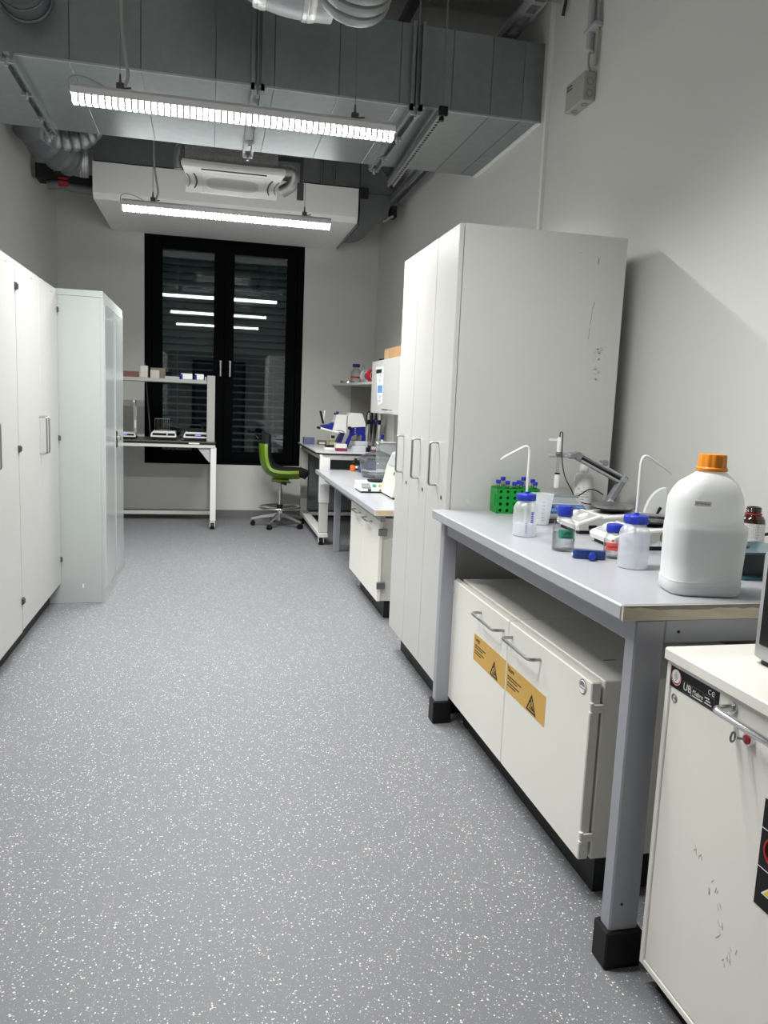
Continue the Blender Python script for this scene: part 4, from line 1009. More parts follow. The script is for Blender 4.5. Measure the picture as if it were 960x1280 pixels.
a_ = math.atan2(-2.068, -1.182)-.12; nd = Vector((math.cos(a_), math.sin(a_), 0)); RT = Matrix((Vector((-nd.y, nd.x, 0)), Vector((0, 0, 1)), nd)).transposed()
text('lettering', 'Ampuwa', Vector((1.182, 2.068, bz+.038))+nd*.0313, .0085, INK, red, R=RT @ Matrix.Rotation(.08, 3, 'Z'), align='CENTER')
MB().cyl(Vector((1.182, 2.068, bz+.056))+nd*.0302, Vector((1.182, 2.068, bz+.056))+nd*.031, .004, n=14).build('dot_sticker', REDLAB, red)

# blue T-shaped handle
th = thing('blue_tool_handle', 'blue rounded plastic tool lying between the two glass bottles', 'tool', (1.11, 2.055, bz))
m = MB(); a = Vector((1.062, 2.064, bz)); b = Vector((1.128, 2.040, bz)); d = (b-a).normalized(); s = Vector((-d.y, d.x, 0))
pill = [a + (s*math.cos(t)-d*math.sin(t))*.0125 for t in [pi*i/10 for i in range(11)]] + [b - (s*math.cos(t)-d*math.sin(t))*.0125 for t in [pi*i/10 for i in range(11)]]
c_ = (a+b)/2
def sc_(k, z): return [c_+(p-c_)*k+Vector((0, 0, z)) for p in pill]
m.loft([sc_(.94, 0), sc_(1, .003), sc_(1, .022), sc_(.94, .026)]).build('grip', NAVY, th, True)
q = c_+Vector((.004, -.0125, .012)); q2 = q-Vector((.012, .022, 0))
MB().cyl(q, q2, .0115, .0115, 22).build('stub', NAVY, th, True)
MB().cyl(q2+Vector((.0002, .0004, 0)), q2-Vector((.001, .002, 0)), .0105, .0095, 22).build('stub_cap', CAPBLUE, th, True)
MB().cyl(a-d*.011+Vector((0, 0, .010)), a-d*.015+Vector((0, 0, .010)), .005, n=12).build('tip', WHITE, th, True)

# canister with orange cap
cn = thing('plastic_canister', 'large milky canister with orange cap at the near end of the grey bench', 'canister', (1.2, 1.69, bz))
lev = [(z_*1.03, a_, b_, c_) for (z_, a_, b_, c_) in [(0, 0, .088, .062), (.003, 0, .094, .068), (.012, 0, .098, .072), (.032, 0, .0985, .0725), (.035, 0, .0965, .0705), (.09, .001, .0985, .071), (.150, .002, .1010, .072), (.163, .002, .1000, .0715), (.170, -.001, .096, .070), (.176, -.004, .0925, .069), (.20, -.004, .0920, .069), (.225, -.004, .0905, .068), (.245, -.003, .0850, .065), (.262, 0, .0735, .060), (.276, .003, .0570, .050), (.285, .004, .0430, .041), (.289, .004, .0340, .034), (.291, .004, .0315, .0315), (.300, .004, .0315, .0315)]]
Rcn = Matrix.Rotation(-.22, 3, 'Z'); cc0 = Vector((1.184, 1.652, bz))
def cring(z, ox, hw, hd, k=1.0):
    hw *= .905 if z < .294 else .96; hd *= .90 if z < .294 else .96
    rad = min(hw, hd)*(.62 if z < .24 else .8 if z < .28 else .999)
    return [cc0 + Rcn @ Vector((p.x+ox, p.y, p.z)) for p in rrect(0, 0, z, hw*k, hd*k, rad*k, 6)]
MB().loft([cring(*l) for l in lev]).build('canister_body', HDPE, cn, True)
MB().loft([cring(*l, .975) for l in [(.004, 0, .094, .068)]+[l for l in lev if .004 < l[0] < .16]+[(.163, .002, .1000, .0715)]]).build('liquid', LIQ, cn, True)
cpt = cc0 + Rcn @ Vector((.004, 0, 0))
m = MB(); rings = []
for z, k in ((.300, 1.02), (.302, 1.05), (.307, 1.05), (.310, .97), (.335, .94), (.340, .90), (.341, .5)):
    rings.append([Vector((cpt.x+.0345*k*(1 if (i % 5) < 3 or k > 1.0 else .95)*math.cos(2*pi*i/60), cpt.y+.0345*k*(1 if (i % 5) < 3 or k > 1.0 else .95)*math.sin(2*pi*i/60), bz+z)) for i in range(60)])
m.loft(rings).build('screw_cap', ORANGE, cn, True)
Rl = Rcn @ Matrix.Rotation(.06, 3, 'Y') ; lc = cc0 + Rcn @ Vector((-.036, -.0640, .226))
MB().obox(lc, (.040, .0012, .0125), Rl).build('paper_label', PAPER, cn)
text('lettering', 'Use Tube Reader', lc + Rcn @ Vector((0, -.0009, 0)), .0046, GREYPR, cn, R=Rl @ FACE['-Y'], align='CENTER')
# moulded line around
MB().loft([cring(.034, 0, .0990, .0730), cring(.036, 0, .0990, .0730)]).build('mould_line', HDPE, cn, True)

# amber bottle
ab = (1.70, 2.13)
am = thing('amber_bottle', 'open brown glass bottle with white label behind the canister', 'bottle', (*ab, bz))
MB().lathe([(.034, 0), (.0375, .004), (.0375, .102), (.036, .112), (.030, .122), (.0225, .128), (.0215, .132), (.0215, .152), (.018, .152), (.018, .13), (.001, .12)], (*ab, bz), 36).build('bottle_body', AMBERG, am, True)
MB().torus((*ab, bz+.130), .0245, .0022, 32, 8).build('red_ring', RED, am, True)
MB().torus((*ab, bz+.1385), .0225, .0018, 32, 6).torus((*ab, bz+.1455), .0225, .0018, 32, 6).build('thread', AMBERG, am, True)
patch(ab, .0377, bz+.030, bz+.101, 1.45).build('label', PAPER, am)
m = MB(); a0 = math.atan2(-ab[1], -ab[0])
for k in range(9):
    a = a0-.5+random.uniform(0, .15)
    while a < a0+.55: m.obox((ab[0]+.0387*math.cos(a), ab[1]+.0387*math.sin(a), bz+.096-.0052*k), (.0006, random.uniform(.002, .005), .0018), Matrix.Rotation(a, 3, 'Z')); a += .17
for z in (.048, .100): m.torus((*ab, bz+z), .0384, .0004, 40, 4)
o = m.build('label_print', GREYPR, am); o['kind'] = 'stuff'

# teal spool stand
sp_ = thing('smoky_spool', 'smoky teal spool shaped stand with dark core behind the canister', 'stand', (1.43, 1.83, bz))
sc0 = Vector((1.468, 1.835, bz))
MB().loft([rrect(sc0.x, sc0.y, bz+z, .085, .075, .02) for z in (0, .006)]).build('lower_plate', TEAL, sp_, True)
MB().loft([rrect(sc0.x-.028, sc0.y, bz+z, .05, .04, .012) for z in (.006, .072)]).build('core', TEALD, sp_, True)
MB().loft([rrect(sc0.x+.0, sc0.y, bz+z, .095, .085, .02) for z in (.072, .078)]).build('upper_plate', TEAL, sp_, True)
MB().lathe([(.028, .078), (.026, .082), (.001, .082)], sc0+Vector((-.03, .01, 0)), 24).build('knob', TEALD, sp_, True)

# clear funnel / weighing scoop and cables
fu = thing('clear_scoop', 'clear plastic scoop standing between the second wash bottle and the canister', 'scoop', (1.55, 2.45, bz))
fan = [Vector((1.595, 2.45, bz+.06))] + [Vector((1.595+.085*math.cos(t), 2.45, bz+.06+.115*math.sin(t))) for t in [math.radians(95+i*7.5) for i in range(12)]]
MB().prism(fan, (.01, .03, 0)).build('scoop_fan', HDPE, fu)
MB().cyl((1.565, 2.44, bz+.105), (1.545, 2.44, bz+.065), .006, .004, 8).build('black_stem', BLACK, fu, True)
MB().obox((1.57, 2.46, bz+.032), (.08, .06, .064), None, .006).build('foot', HDPEW, fu)
tag(MB().tube(spline([(1.335, 2.14, bz+.10), (1.30, 2.10, bz+.118), (1.31, 2.06, bz+.125), (1.36, 2.04, bz+.118), (1.42, 2.0, bz+.10), (1.50, 2.02, bz+.07), (1.56, 2.06, bz+.005)]), .0045, 8).build('looped_cable', RUBBER, None, True), 'black cable loop between the wash bottle and the canister', 'cable')
tag(MB().tube(spline([(1.72, 2.35, bz+.02), (1.76, 2.2, bz+.045), (1.79, 2.1, bz+.07), (1.79, 1.95, bz+.045), (1.79, 1.7, bz+.01)]), .005, 8).build('wall_cable', RUBBER, None, True), 'thick black cable along the wall behind the amber bottle', 'cable')
tag(MB().tube(spline([(1.63, 2.86, bz+.01), (1.68, 2.80, bz+.012), (1.705, 2.68, bz+.05), (1.70, 2.55, bz+.055), (1.70, 2.4, bz+.02), (1.71, 2.3, bz+.01)]), .003, 8).build('stirrer_cable', RUBBER, None, True), 'thin black cable between the two stirrers at the wall', 'cable')

# ------------------------------------------------------------------ middle desk behind the tall cabinet
mz = .72
mb_ = thing('grey_desk', 'long grey desk with pale wood end behind the tall cabinet', 'desk', (1.37, 4.4, 0))
B(.95, 1.80, 4.40, 5.83, .682, mz, b=.004).build('worktop', TOP, mb_)
B(.95, 1.80, 5.832, 7.05, .682, mz, b=.004).build('worktop', TOP, mb_)
B(.952, 1.80, 4.393, 4.4005, .684, .718).build('cut_edge', PALEWOOD, mb_)
MB().box(1.0, 1.03, 4.45, 6.78, .64, .682).box(1.70, 1.73, 4.45, 6.78, .64, .682).box(1.03, 1.70, 6.78, 6.81, .64, .682).build('apron', FRAMEG, mb_)
for (x, y) in ((1.10, 6.79), (1.68, 6.79), (1.68, 4.47)):
    l = B(x, x+.055, y, y+.04, 0, .65, b=.003).build('leg', FRAMEG, mb_)
B(1.12, 1.70, 6.80, 6.83, .06, .10).build('foot_rail', FRAMEG, mb_)
uc2 = thing('desk_cabinet', 'white two-door cabinet on dark plinth under the grey desk', 'cabinet', (1.3, 4.6, 0))
B(1.045, 1.60, 4.60, 5.545, .115, .640, b=.002).build('carcass', LAMI2, uc2)
B(1.082, 1.58, 4.625, 5.40, 0, .115).build('plinth', PLINTH, uc2)
MB().cyl((1.10, 5.50, 0), (1.10, 5.50, .115), .016, n=12).build('foot', WHITE, uc2, True)
for a, b, h0, h1 in ((5.052, 5.545, 5.16, 5.35), (4.565, 5.048, 4.78, 4.97)):
    d = B(1.02, 1.042, a, b, .122, .628, b=.002).build('door', LAMI2, uc2)
    bow((1.02, h0, .592), (1.02, h1, .592), (-.035, 0, 0), .005, rad=.018).build('handle', INOX, d, True)
    if a < 5:
        for z in (.20, .535): MB().box(1.016, 1.07, a-.006, a+.008, z, z+.045, .003).build('hinge', ZINC, d)
bi = thing('waste_bin', 'black waste bin in the shade under the grey desk', 'bin', (1.34, 6.35, 0))
MB().loft([rrect(1.345, 6.35, z, .085+k, .13+k, .03) for z, k in ((0, 0), (.02, .004), (.26, .02))]).build('bin_body', BLACK, bi, True)
MB().prism([(1.24, 6.2, .262), (1.45, 6.2, .262), (1.45, 6.2, .30), (1.30, 6.2, .31)], (0, .3, 0)).build('lid', BLACKM, bi)

# desiccator
dsx, dsy = 1.385, 6.40
ds = thing('desiccator', 'round glass desiccator with knobbed lid on the grey desk', 'desiccator', (dsx, dsy, mz))
MB().lathe([(.001, .004), (.10, .002), (.122, .006), (.130, .018), (.150, .135), (.166, .139), (.166, .150), (.158, .150), (.142, .137), (.122, .022), (.001, .012)], (dsx, dsy, mz), 48).build('bowl', GLASS2, ds, True)
MB().lathe([(.166, .151), (.167, .162), (.150, .170), (.10, .200), (.055, .218), (.022, .228), (.016, .245), (.014, .262), (.024, .275), (.026, .290), (.016, .303), (.010, .33), (.001, .332)], (dsx, dsy, mz), 48).build('lid', GLASS2, ds, True)
MB().lathe([(.130, .055), (.130, .060), (.001, .060)], (dsx, dsy, mz), 40).build('perforated_plate', WHITE, ds, True)
MB().lathe([(.045, .061), (.045, .125), (.001, .125)], (dsx-.05, dsy, mz), 20).build('blue_drying_pot', pm('dim_blue_pot', (.05, .06, .16), .5), ds, True)

def hot(c, z0, label):
    t = thing('small_stirrer', label, 'stirrer', (*c, z0))
    MB().loft([[Vector((c[0]+x, c[1]+y, z0+z)) for y, z in ((-.12, .012), (-.117, .030), (-.06, .062), (.10, .068), (.12, .012))] for x in (-.088, .088)]).build('housing', WHITE, t)
    MB().box(c[0]-.08, c[0]+.08, c[1]-.115, c[1]+.115, z0, z0+.0115).build('base', BLACK, t)
    MB().obox((c[0]-.045, c[1]-.095, z0+.048), (.065, .055, .006), Matrix.Rotation(.52, 3, 'X'), .002).build('display_frame', MGREY, t)
    B(c[0]-.035, c[0]-.012, c[1]-.1215, c[1]-.118, z0+.014, z0+.028).build('display', BLACK, t)
    for dx, mt in ((.016, GRLAB), (.060, pm('olive_sticker', (.35, .33, .05), .5))):
        MB().obox((c[0]+dx, c[1]-.0935, z0+.045), (.001, .001, .001)).cyl((c[0]+dx, c[1]-.092, z0+.046), (c[0]+dx, c[1]-.0955, z0+.050), .016, n=20).build('round_sticker', mt, t)
    MB().prism([(c[0]+.04, c[1]-.1195, z0+.014), (c[0]+.075, c[1]-.1195, z0+.014), (c[0]+.0575, c[1]-.1185, z0+.03)], (0, -.001, 0)).build('triangle_sticker', DGREY, t)
    MB().lathe([(.06, .070), (.062, .073), (.062, .080), (.001, .080)], (c[0]+.05, c[1]+.03, z0), 28).build('plate', BLACK, t, True)
hot((1.112, 5.36), mz, 'white stirrer with green and olive round stickers on the grey desk')

# beige machine half hidden by the tall cabinet
bg = thing('beige_machine', 'beige laboratory machine with sloping front, half hidden behind the tall cabinet', 'machine', (1.25, 4.9, mz))
pr = [(1.085, 4.90, mz+.012), (1.095, 4.90, mz+.06), (1.125, 4.90, mz+.20), (1.160, 4.90, mz+.285), (1.20, 4.90, mz+.30), (1.45, 4.90, mz+.30), (1.45, 4.90, mz+.012)]
MB().prism(pr, (0, .36, 0)).build('housing', OFFW, bg)
MB().prism([(p[0]+.02*(1 if p[0] < 1.3 else -1), 4.878, p[2]) for p in pr], (0, .023, 0)).build('end_cover', OFFW, bg)
MB().prism([(1.128, 4.92, mz+.205), (1.158, 4.92, mz+.278), (1.152, 4.92, mz+.281), (1.122, 4.92, mz+.208)], (0, .30, 0)).build('control_panel', LGREY, bg)
MB().prism([(1.143, 4.98, mz+.245), (1.158, 4.98, mz+.281), (1.150, 4.98, mz+.283), (1.135, 4.98, mz+.247)], (0, .10, 0)).build('screen', KEYBLUE, bg)
MB().cyl((1.108, 4.95, mz+.165), (1.103, 4.95, mz+.167), .012, n=16).build('green_button', GRLAB, bg)
MB().box(1.09, 1.45, 4.885, 5.255, mz, mz+.013).build('base', BLACK, bg)
MB().lathe([(.045, .30), (.045, .32), (.03, .335), (.001, .337)], (1.19, 4.98, mz), 20).build('bottle_cap', WHITE, bg, True)
MB().tube(spline([(1.17, 4.98, mz+.33), (1.15, 5.0, mz+.38), (1.145, 5.0, mz+.43), (1.165, 5.0, mz+.49), (1.20, 5.0, mz+.52), (1.26, 5.0, mz+.50), (1.30, 5.02, mz+.30)]), .007, 8).build('hose', CABLEG, bg, True)
bg.location.x += .085
gp = thing('grey_screen_panel', 'grey flat panel standing behind the glass desiccator', 'panel', (1.55, 6.78, mz))
MB().box(1.455, 1.78, 6.76, 6.785, mz, mz+.275, .004).build('sheet', LGREY, gp)
B(1.45, 1.785, 6.755, 6.79, mz+.275, mz+.285).build('edge_trim', WHITE, gp)
ob = thing('orange_clip_tool', 'small orange and black tool on the far end of the grey desk', 'tool', (1.275, 6.93, mz))
MB().box(1.255, 1.295, 6.90, 6.96, mz, mz+.055, .008).build('orange_body', ORANGE2, ob)
MB().obox((1.295, 6.93, mz+.085), (.035, .05, .07), Matrix.Rotation(.4, 3, 'Y'), .008).build('black_grip', BLACK, ob)
MB().cyl((1.31, 6.91, mz+.03), (1.31, 6.91, mz+.05), .014, n=14).build('white_knob', WHITE, ob)
nb = thing('navy_box', 'small navy box with metal clamp beside the orange tool on the grey desk', 'box', (1.35, 6.86, mz))
MB().box(1.315, 1.40, 6.78, 6.88, mz, mz+.06, .006).build('box_body', pm('navy_box_paint', (.015, .05, .14), .4), nb)
MB().obox((1.36, 6.83, mz+.085), (.05, .06, .05), Matrix.Rotation(.3, 3, 'Y'), .006).build('clamp', ZINC, nb)
MB().cyl((1.34, 6.79, mz+.075), (1.38, 6.78, mz+.11), .01, n=10).build('clamp_screw', CHROME, nb)

# ------------------------------------------------------------------ wall cabinet and shelf in the right back corner
wc = thing('wall_cabinet', 'white wall cabinet with blue printed sticker in the right back corner', 'cabinet', (1.63, 6.5, 1.25))
B(1.472, XR, 5.85, 7.07, 1.262, 1.710, b=.002).build('carcass', LAMI, wc)
d = B(1.45, 1.470, 5.85, 7.072, 1.256, 1.716, b=.002).build('door', LAMI, wc)
bow((1.45, 6.20, 1.292), (1.45, 6.46, 1.292), (-.035, 0, 0), .005, rad=.018).build('handle', INOX, d, True)
st = MB().prism([(1.4492, 6.905, 1.660), (1.4492, 6.575, 1.660), (1.4492, 6.585, 1.350), (1.4492, 6.745, 1.325), (1.4492, 6.80, 1.40), (1.4492, 6.84, 1.56)], (-.0006, 0, 0)).build('sticker', PAPER, d)
MB().box(1.4480, 1.4486, 6.655, 6.88, 1.605, 1.64).build('black_heading', INK, d)
m = MB()
for k, (z0, z1, a, b) in enumerate(((1.565, 1.60, 6.63, 6.79), (1.51, 1.555, 6.64, 6.80), (1.435, 1.50, 6.60, 6.79), (1.385, 1.425, 6.62, 6.77), (1.355, 1.38, 6.62, 6.76), (1.60, 1.655, 6.585, 6.645))):
    if k == 2: m.box(1.4480, 1.4486, a, b, z0, z1)
    else:
        for i in range(4):
            for j in range(5):
                if random.random() < .62: m.box(1.4480, 1.4486, a+(b-a)*i/4, a+(b-a)*(i+.8)/4, z0+(z1-z0)*j/5, z0+(z1-z0)*(j+.6)/5)
o = m.build('blue_print', PAPERB, d); o['kind'] = 'stuff'
cb = thing('cardboard_box', 'brown cardboard box lying on the white wall cabinet', 'box', (1.6, 6.5, 1.716))
MB().box(1.50, 1.77, 6.05, 6.80, 1.716, 1.815, .002).build('carton', CARD, cb)
MB().box(1.635, 1.637, 6.05, 6.8005, 1.8145, 1.8165).build('flap_joint', pm('carton_joint', (.25, .15, .07), .8), cb)
B(1.4985, 1.4995, 6.62, 6.80, 1.717, 1.804).build('lighter_strip', pm('lighter_carton', (.50, .34, .18), .6), cb)  # far part of the carton's face in a lighter colour
tag(MB().box(1.475, 1.50, 6.88, 6.92, 1.716, 1.74, .006).cyl((1.49, 6.89, 1.73), (1.52, 6.87, 1.745), .008, n=8).build('black_clip', BLACK), 'small black clip on top of the wall cabinet before the carton', 'clip')
sh = thing('corner_shelf', 'white angled shelf between the wall cabinet and the window wall', 'shelf', (1.6, 8.0, 1.5))
MB().prism([(1.34, YB-.001, 1.520), (1.41, 7.95, 1.520), (1.47, 7.08, 1.520), (XR-.001, 7.08, 1.520), (XR-.001, YB-.001, 1.520)], (0, 0, .022)).build('board', LAMI, sh)
MB().box(1.70, XR-.001, 7.5, 7.52, 1.44, 1.52).build('bracket', WHITE, sh)
rp = B(1.56, XR-.001, 8.735, YB-.0005, .92, 1.519); 
tag(rp.build('wall_panel', pm('greige_panel', (.36, .35, .31), .7)), 'dull beige panel on the back wall below the angled shelf', 'panel')
# things on the shelf
def bottle_shelf():
    c = (1.49, 8.10); z = 1.542
    t = thing('reagent_bottle', 'clear bottle with dark blue cap and red band on the angled shelf', 'bottle', (*c, z))
    MB().lathe([(.05, 0), (.056, .005), (.056, .10), (.050, .125), (.022, .155), (.020, .185)], (*c, z), 28).build('bottle_body', GLASS, t, True)
    ridged_cap(c, .038, z+.165, z+.200, 20).build('cap', pm('dark_blue_cap', (.01, .015, .13), .4), t, True)
    patch(c, .0566, z+.052, z+.070, 1.5).build('red_band', RED, t)
bottle_shelf()
def roll(c, z, r, rh, mt, label):
    t = thing('tape_roll', label, 'tape', (*c, z), None)
    R = Matrix.Rotation(-1.12, 3, 'Z') @ Matrix.Rotation(pi/2, 3, 'Y')
    MB().lathe([(r*.68, -.02), (r, -.02), (r, .02), (r*.68, .02), (r*.68, -.02)], (c[0], c[1], z+r), 32, R).build('roll_body', mt, t, True)
    MB().lathe([(r*.62, -.021), (r*.69, -.021), (r*.69, .021), (r*.62, .021), (r*.62, -.021)], (c[0], c[1], z+r), 32, R).build('core', WHITE, t, True)
    return t
roll((1.515, 7.36), 1.542, .062, .04, RED, 'red tape roll standing on the angled shelf next to the wall cabinet')
roll((1.49, 7.56), 1.542, .060, .04, LGREY, 'grey tape roll standing on the angled shelf behind the red roll')
tag(MB().torus((1.50, 7.76, 1.542+.088), .085, .003, 32, 6, Matrix.Rotation(-.4, 3, 'Z') @ Matrix.Rotation(pi/2, 3, 'Y')).build('clear_hose_ring', ACRYL, None, True), 'thin clear hose ring leaning on the angled shelf', 'hose')
gt_ = thing('glass_tray', 'flat clear glass dish at the end of the angled shelf', 'dish', (1.52, 8.5, 1.542))
MB().lathe([(.001, .003), (.075, .003), (.08, .03), (.078, .03), (.073, .006), (.001, .006)], (1.46, 8.45, 1.542), 28).build('dish_body', GLASS2, gt_, True)
tag(MB().box(1.635, 1.80, 6.90, 6.93, .722, 1.245, .003).build('riser_panel', OFFW), 'pale panel standing below the wall cabinet behind the desk', 'panel')

# ------------------------------------------------------------------ mobile tables (white frames on castors)
def castor(m_b, m_w, x, y, root, parent):
    c = MB().box(x-.025, x+.025, y-.02, y+.02, .068, .078).prism([(x-.022, y-.02, .07), (x+.022, y-.02, .07), (x+.03, y+.0, .03), (x-.005, y+.02, .03), (x-.028, y+.01, .05)], (0, .012, 0)).build('castor', m_b, parent, True)
    return c
def castor_at(x, y, root):
    c = thing_part = MB().box(x-.024, x+.024, y-.028, y+.028, .070, .080).box(x-.026, x-.021, y-.03, y+.02, .025, .075).box(x+.021, x+.026, y-.03, y+.02, .025, .075).build('castor', WHITE, root)
    MB().cyl((x-.018, y, .034), (x+.018, y, .034), .034, n=20).build('wheel', BLACK, c, True)
    MB().cyl((x-.0285, y, .034), (x+.0285, y, .034), .014, n=14).build('hub', ZINC, c, True)
tz = .878
wt = thing('mobile_table', 'white mobile laboratory table in the right back corner, dark-edged top', 'table', (1.38, 7.9, 0))
wx0, wx1, wy0, wy1 = .965, 1.800, 7.095, 8.665
MB().loft([[(wx0+.06, wy0, z), (wx1, wy0, z), (wx1, wy1, z), (wx0, wy1, z), (wx0, wy0+.09, z)] for z in (.866, tz)]).build('worktop', pm('white_worktop', (.62, .62, .61), .25), wt)
MB().loft([[(wx0+.061, wy0-.001, z), (wx1, wy0-.001, z), (wx1, wy1, z), (wx0-.001, wy1, z), (wx0-.001, wy0+.089, z)] for z in (.852, .8655)]).build('dark_edge', BLACK, wt)
MB().box(1.0, 1.76, 7.115, 7.165, .805, .852, .003).box(1.0, 1.05, 7.165, 8.62, .805, .852, .003).box(1.71, 1.76, 7.165, 8.62, .805, .852, .003).build('apron', WHITE, wt)
for x in (1.0, 1.665):
    l = B(x, x+.095, 7.105, 7.165, .40, .83, b=.004).build('leg', WHITE, wt)
    B(x+.006, x+.089, 7.110, 7.160, .12, .40, b=.003).build('inner_column', OFFW, l)
    B(x, x+.09, 7.09, 8.62, .075, .115, b=.004).build('foot_beam', WHITE, l)
for x in (1.0, 1.70):
    B(x, x+.075, 8.60, 8.64, .115, .852, b=.003).build('rear_leg', OFFW, wt)
MB().box(1.075, 1.70, 8.62, 8.645, .06, .095, .003).box(1.075, 1.70, 8.645, 8.66, .12, .85).build('rear_panel', MGREY, wt)
MB().box(1.0, 1.76, 8.60, 8.645, .062, .098, .003).build('rear_stretcher', WHITE, wt)
for x, y in ((1.03, 7.13), (1.71, 7.13), (1.03, 8.58), (1.71, 8.58)): castor_at(x, y, wt)

bt = thing('balance_table', 'white mobile balance table with raised shelf before the dark window', 'table', (-.6, 8.3, 0))
bx0, bx1 = -1.50, .056
B(bx0, bx1, 7.945, 8.68, .876, .888, b=.002).build('worktop', pm('dark_grey_worktop', (.10, .10, .10), .3), bt)
B(bx0, bx1+.001, 7.943, 8.68, .863, .8755).build('dark_edge', BLACK, bt)
MB().box(bx0, bx1, 7.95, 7.99, .828, .863, .002).box(bx0, bx1, 8.62, 8.66, .828, .863, .002).build('apron', OFFW, bt)
for x in (.008, -1.49):
    l = B(x, x+.058, 7.955, 8.015, .085, .83, b=.004).build('leg', WHITE, bt)
    B(x+.004, x+.05, 8.60, 8.65, .03, .83, b=.003).build('rear_leg', OFFW, bt)
    B(x+.008, x+.05, 8.015, 8.60, .085, .125, b=.003).build('side_rail', OFFW, bt)
MB().prism([(.0, 7.97, .828), (-.12, 7.97, .828), (-.02, 7.97, .70), (.005, 7.97, .68)], (0, .006, 0)).build('corner_gusset', LGREY, bt)
B(bx0, .01, 8.61, 8.64, .055, .095, b=.003).build('rear_stretcher', OFFW, bt)
for x in (-.031, -1.49):
    B(x, x+.078, 7.975, 8.03, .888, 1.545, b=.003).build('upright', SHADEW, bt)
B(bx0, -.033, 7.97, 8.26, 1.462, 1.498, b=.003).build('shelf_board', SHADEW, bt)
MB().box(-.205, -.10, 7.9425, 7.944, .864, .878).build('white_clip', WHITE, bt)
for x, y in ((.034, 7.985), (-1.46, 7.985)): castor_at(x, y, bt)

def balance(x, label, w_, kind):
    t = thing('precision_balance', label, 'balance', (x, 8.2, .888), None)
    y0, z = 8.05, .888
    MB().loft([[Vector((x+sx, yy, z+zz)) for sx, zz in ((-w_, .022), (-w_*1.02, .030), (-w_*.94, .052), (w_*.94, .052), (w_*1.02, .030), (w_, .022))] for yy in (y0, y0+.06)]).build('front_housing', WHITE, t)
    MB().loft([[Vector((x+sx, yy, z+zz)) for sx, zz in ((-w_*.96, .004), (-w_*.96, .0215), (w_*.96, .0215), (w_*.96, .004))] for yy in (y0+.006, y0+.30)]).build('base', BLACK, t)
    MB().box(x-w_*.92, x+w_*.92, y0+.06, y0+.30, z+.022, z+.060, .006).build('body', OFFW, t)
    B(x-w_*.86, x+w_*.90, y0-.002, y0+.002, z+.033, z+.049).build('display_panel', BLACK, t)
    for sx in (-w_*.7, w_*.7): MB().cyl((x+sx, y0+.03, z), (x+sx, y0+.03, z+.006), .012, n=10).build('foot', BLACK, t)
    if kind != 1: B(x-.01, x+.045, y0-.003, y0-.001, z+.038, z+.0445).build('digits', DISPLAY, t)
    else: B(x+.03, x+.04, y0-.003, y0-.001, z+.034, z+.048).build('button', WHITE, t)
    if kind == 0:
        for sx in (-w_*.85, w_*.85):
            for yy in (y0+.07, y0+.28): MB().box(x+sx-.006, x+sx+.006, yy-.006, yy+.006, z+.06, z+.335).build('shield_post', LGREY, t)
        MB().box(x-w_*.9, x+w_*.9, y0+.06, y0+.29, z+.335, z+.345).build('shield_top', ACRYL, t)
        MB().box(x-w_*.87, x+w_*.87, y0+.0605, y0+.0625, z+.06, z+.335).build('shield_pane', ACRYL, t)
        MB().box(x+w_*.80, x+w_*.92, y0+.05, y0+.062, z+.325, z+.345).box(x+w_*.88, x+w_*.98, y0+.08, y0+.1, z+.10, z+.17).build('shield_handle', WHITE, t)
    elif kind == 1:
        for k in range(8): MB().cyl((x-.09+.02*k, y0+.12, z+.06), (x-.09+.02*k, y0+.12, z+.145), .0015, n=5).build('cage_bar', ZINC, t)
        MB().box(x-.092, x+.052, y0+.118, y0+.122, z+.143, z+.147).build('cage_rail', ZINC, t)
        MB().lathe([(.05, .06), (.052, .068), (.001, .07)], (x, y0+.18, z), 24).build('pan', INOX, t, True)
    else:
        MB().box(x-w_*.75, x+w_*.75, y0+.10, y0+.28, z+.06, z+.082, .004).build('pan', BLACK, t)
        MB().obox((x+.07, y0+.12, z+.115), (.05, .02, .02), Matrix.Rotation(-.5, 3, 'Y'), .004).box(x+.05, x+.07, y0+.12, y0+.14, z+.082, z+.13).build('scoop', BLACK, t)
    t.scale.z = 1.12 if kind == 0 else 1.45
    return t
balance(-.845, 'balance with glass draught shield on the dark worktop, next to the grey locker', .125, 0)
balance(-.452, 'white balance with small wire cage, middle one on the balance table', .122, 1)
balance(-.135, 'white balance with black pan beside the shelf upright', .122, 2)
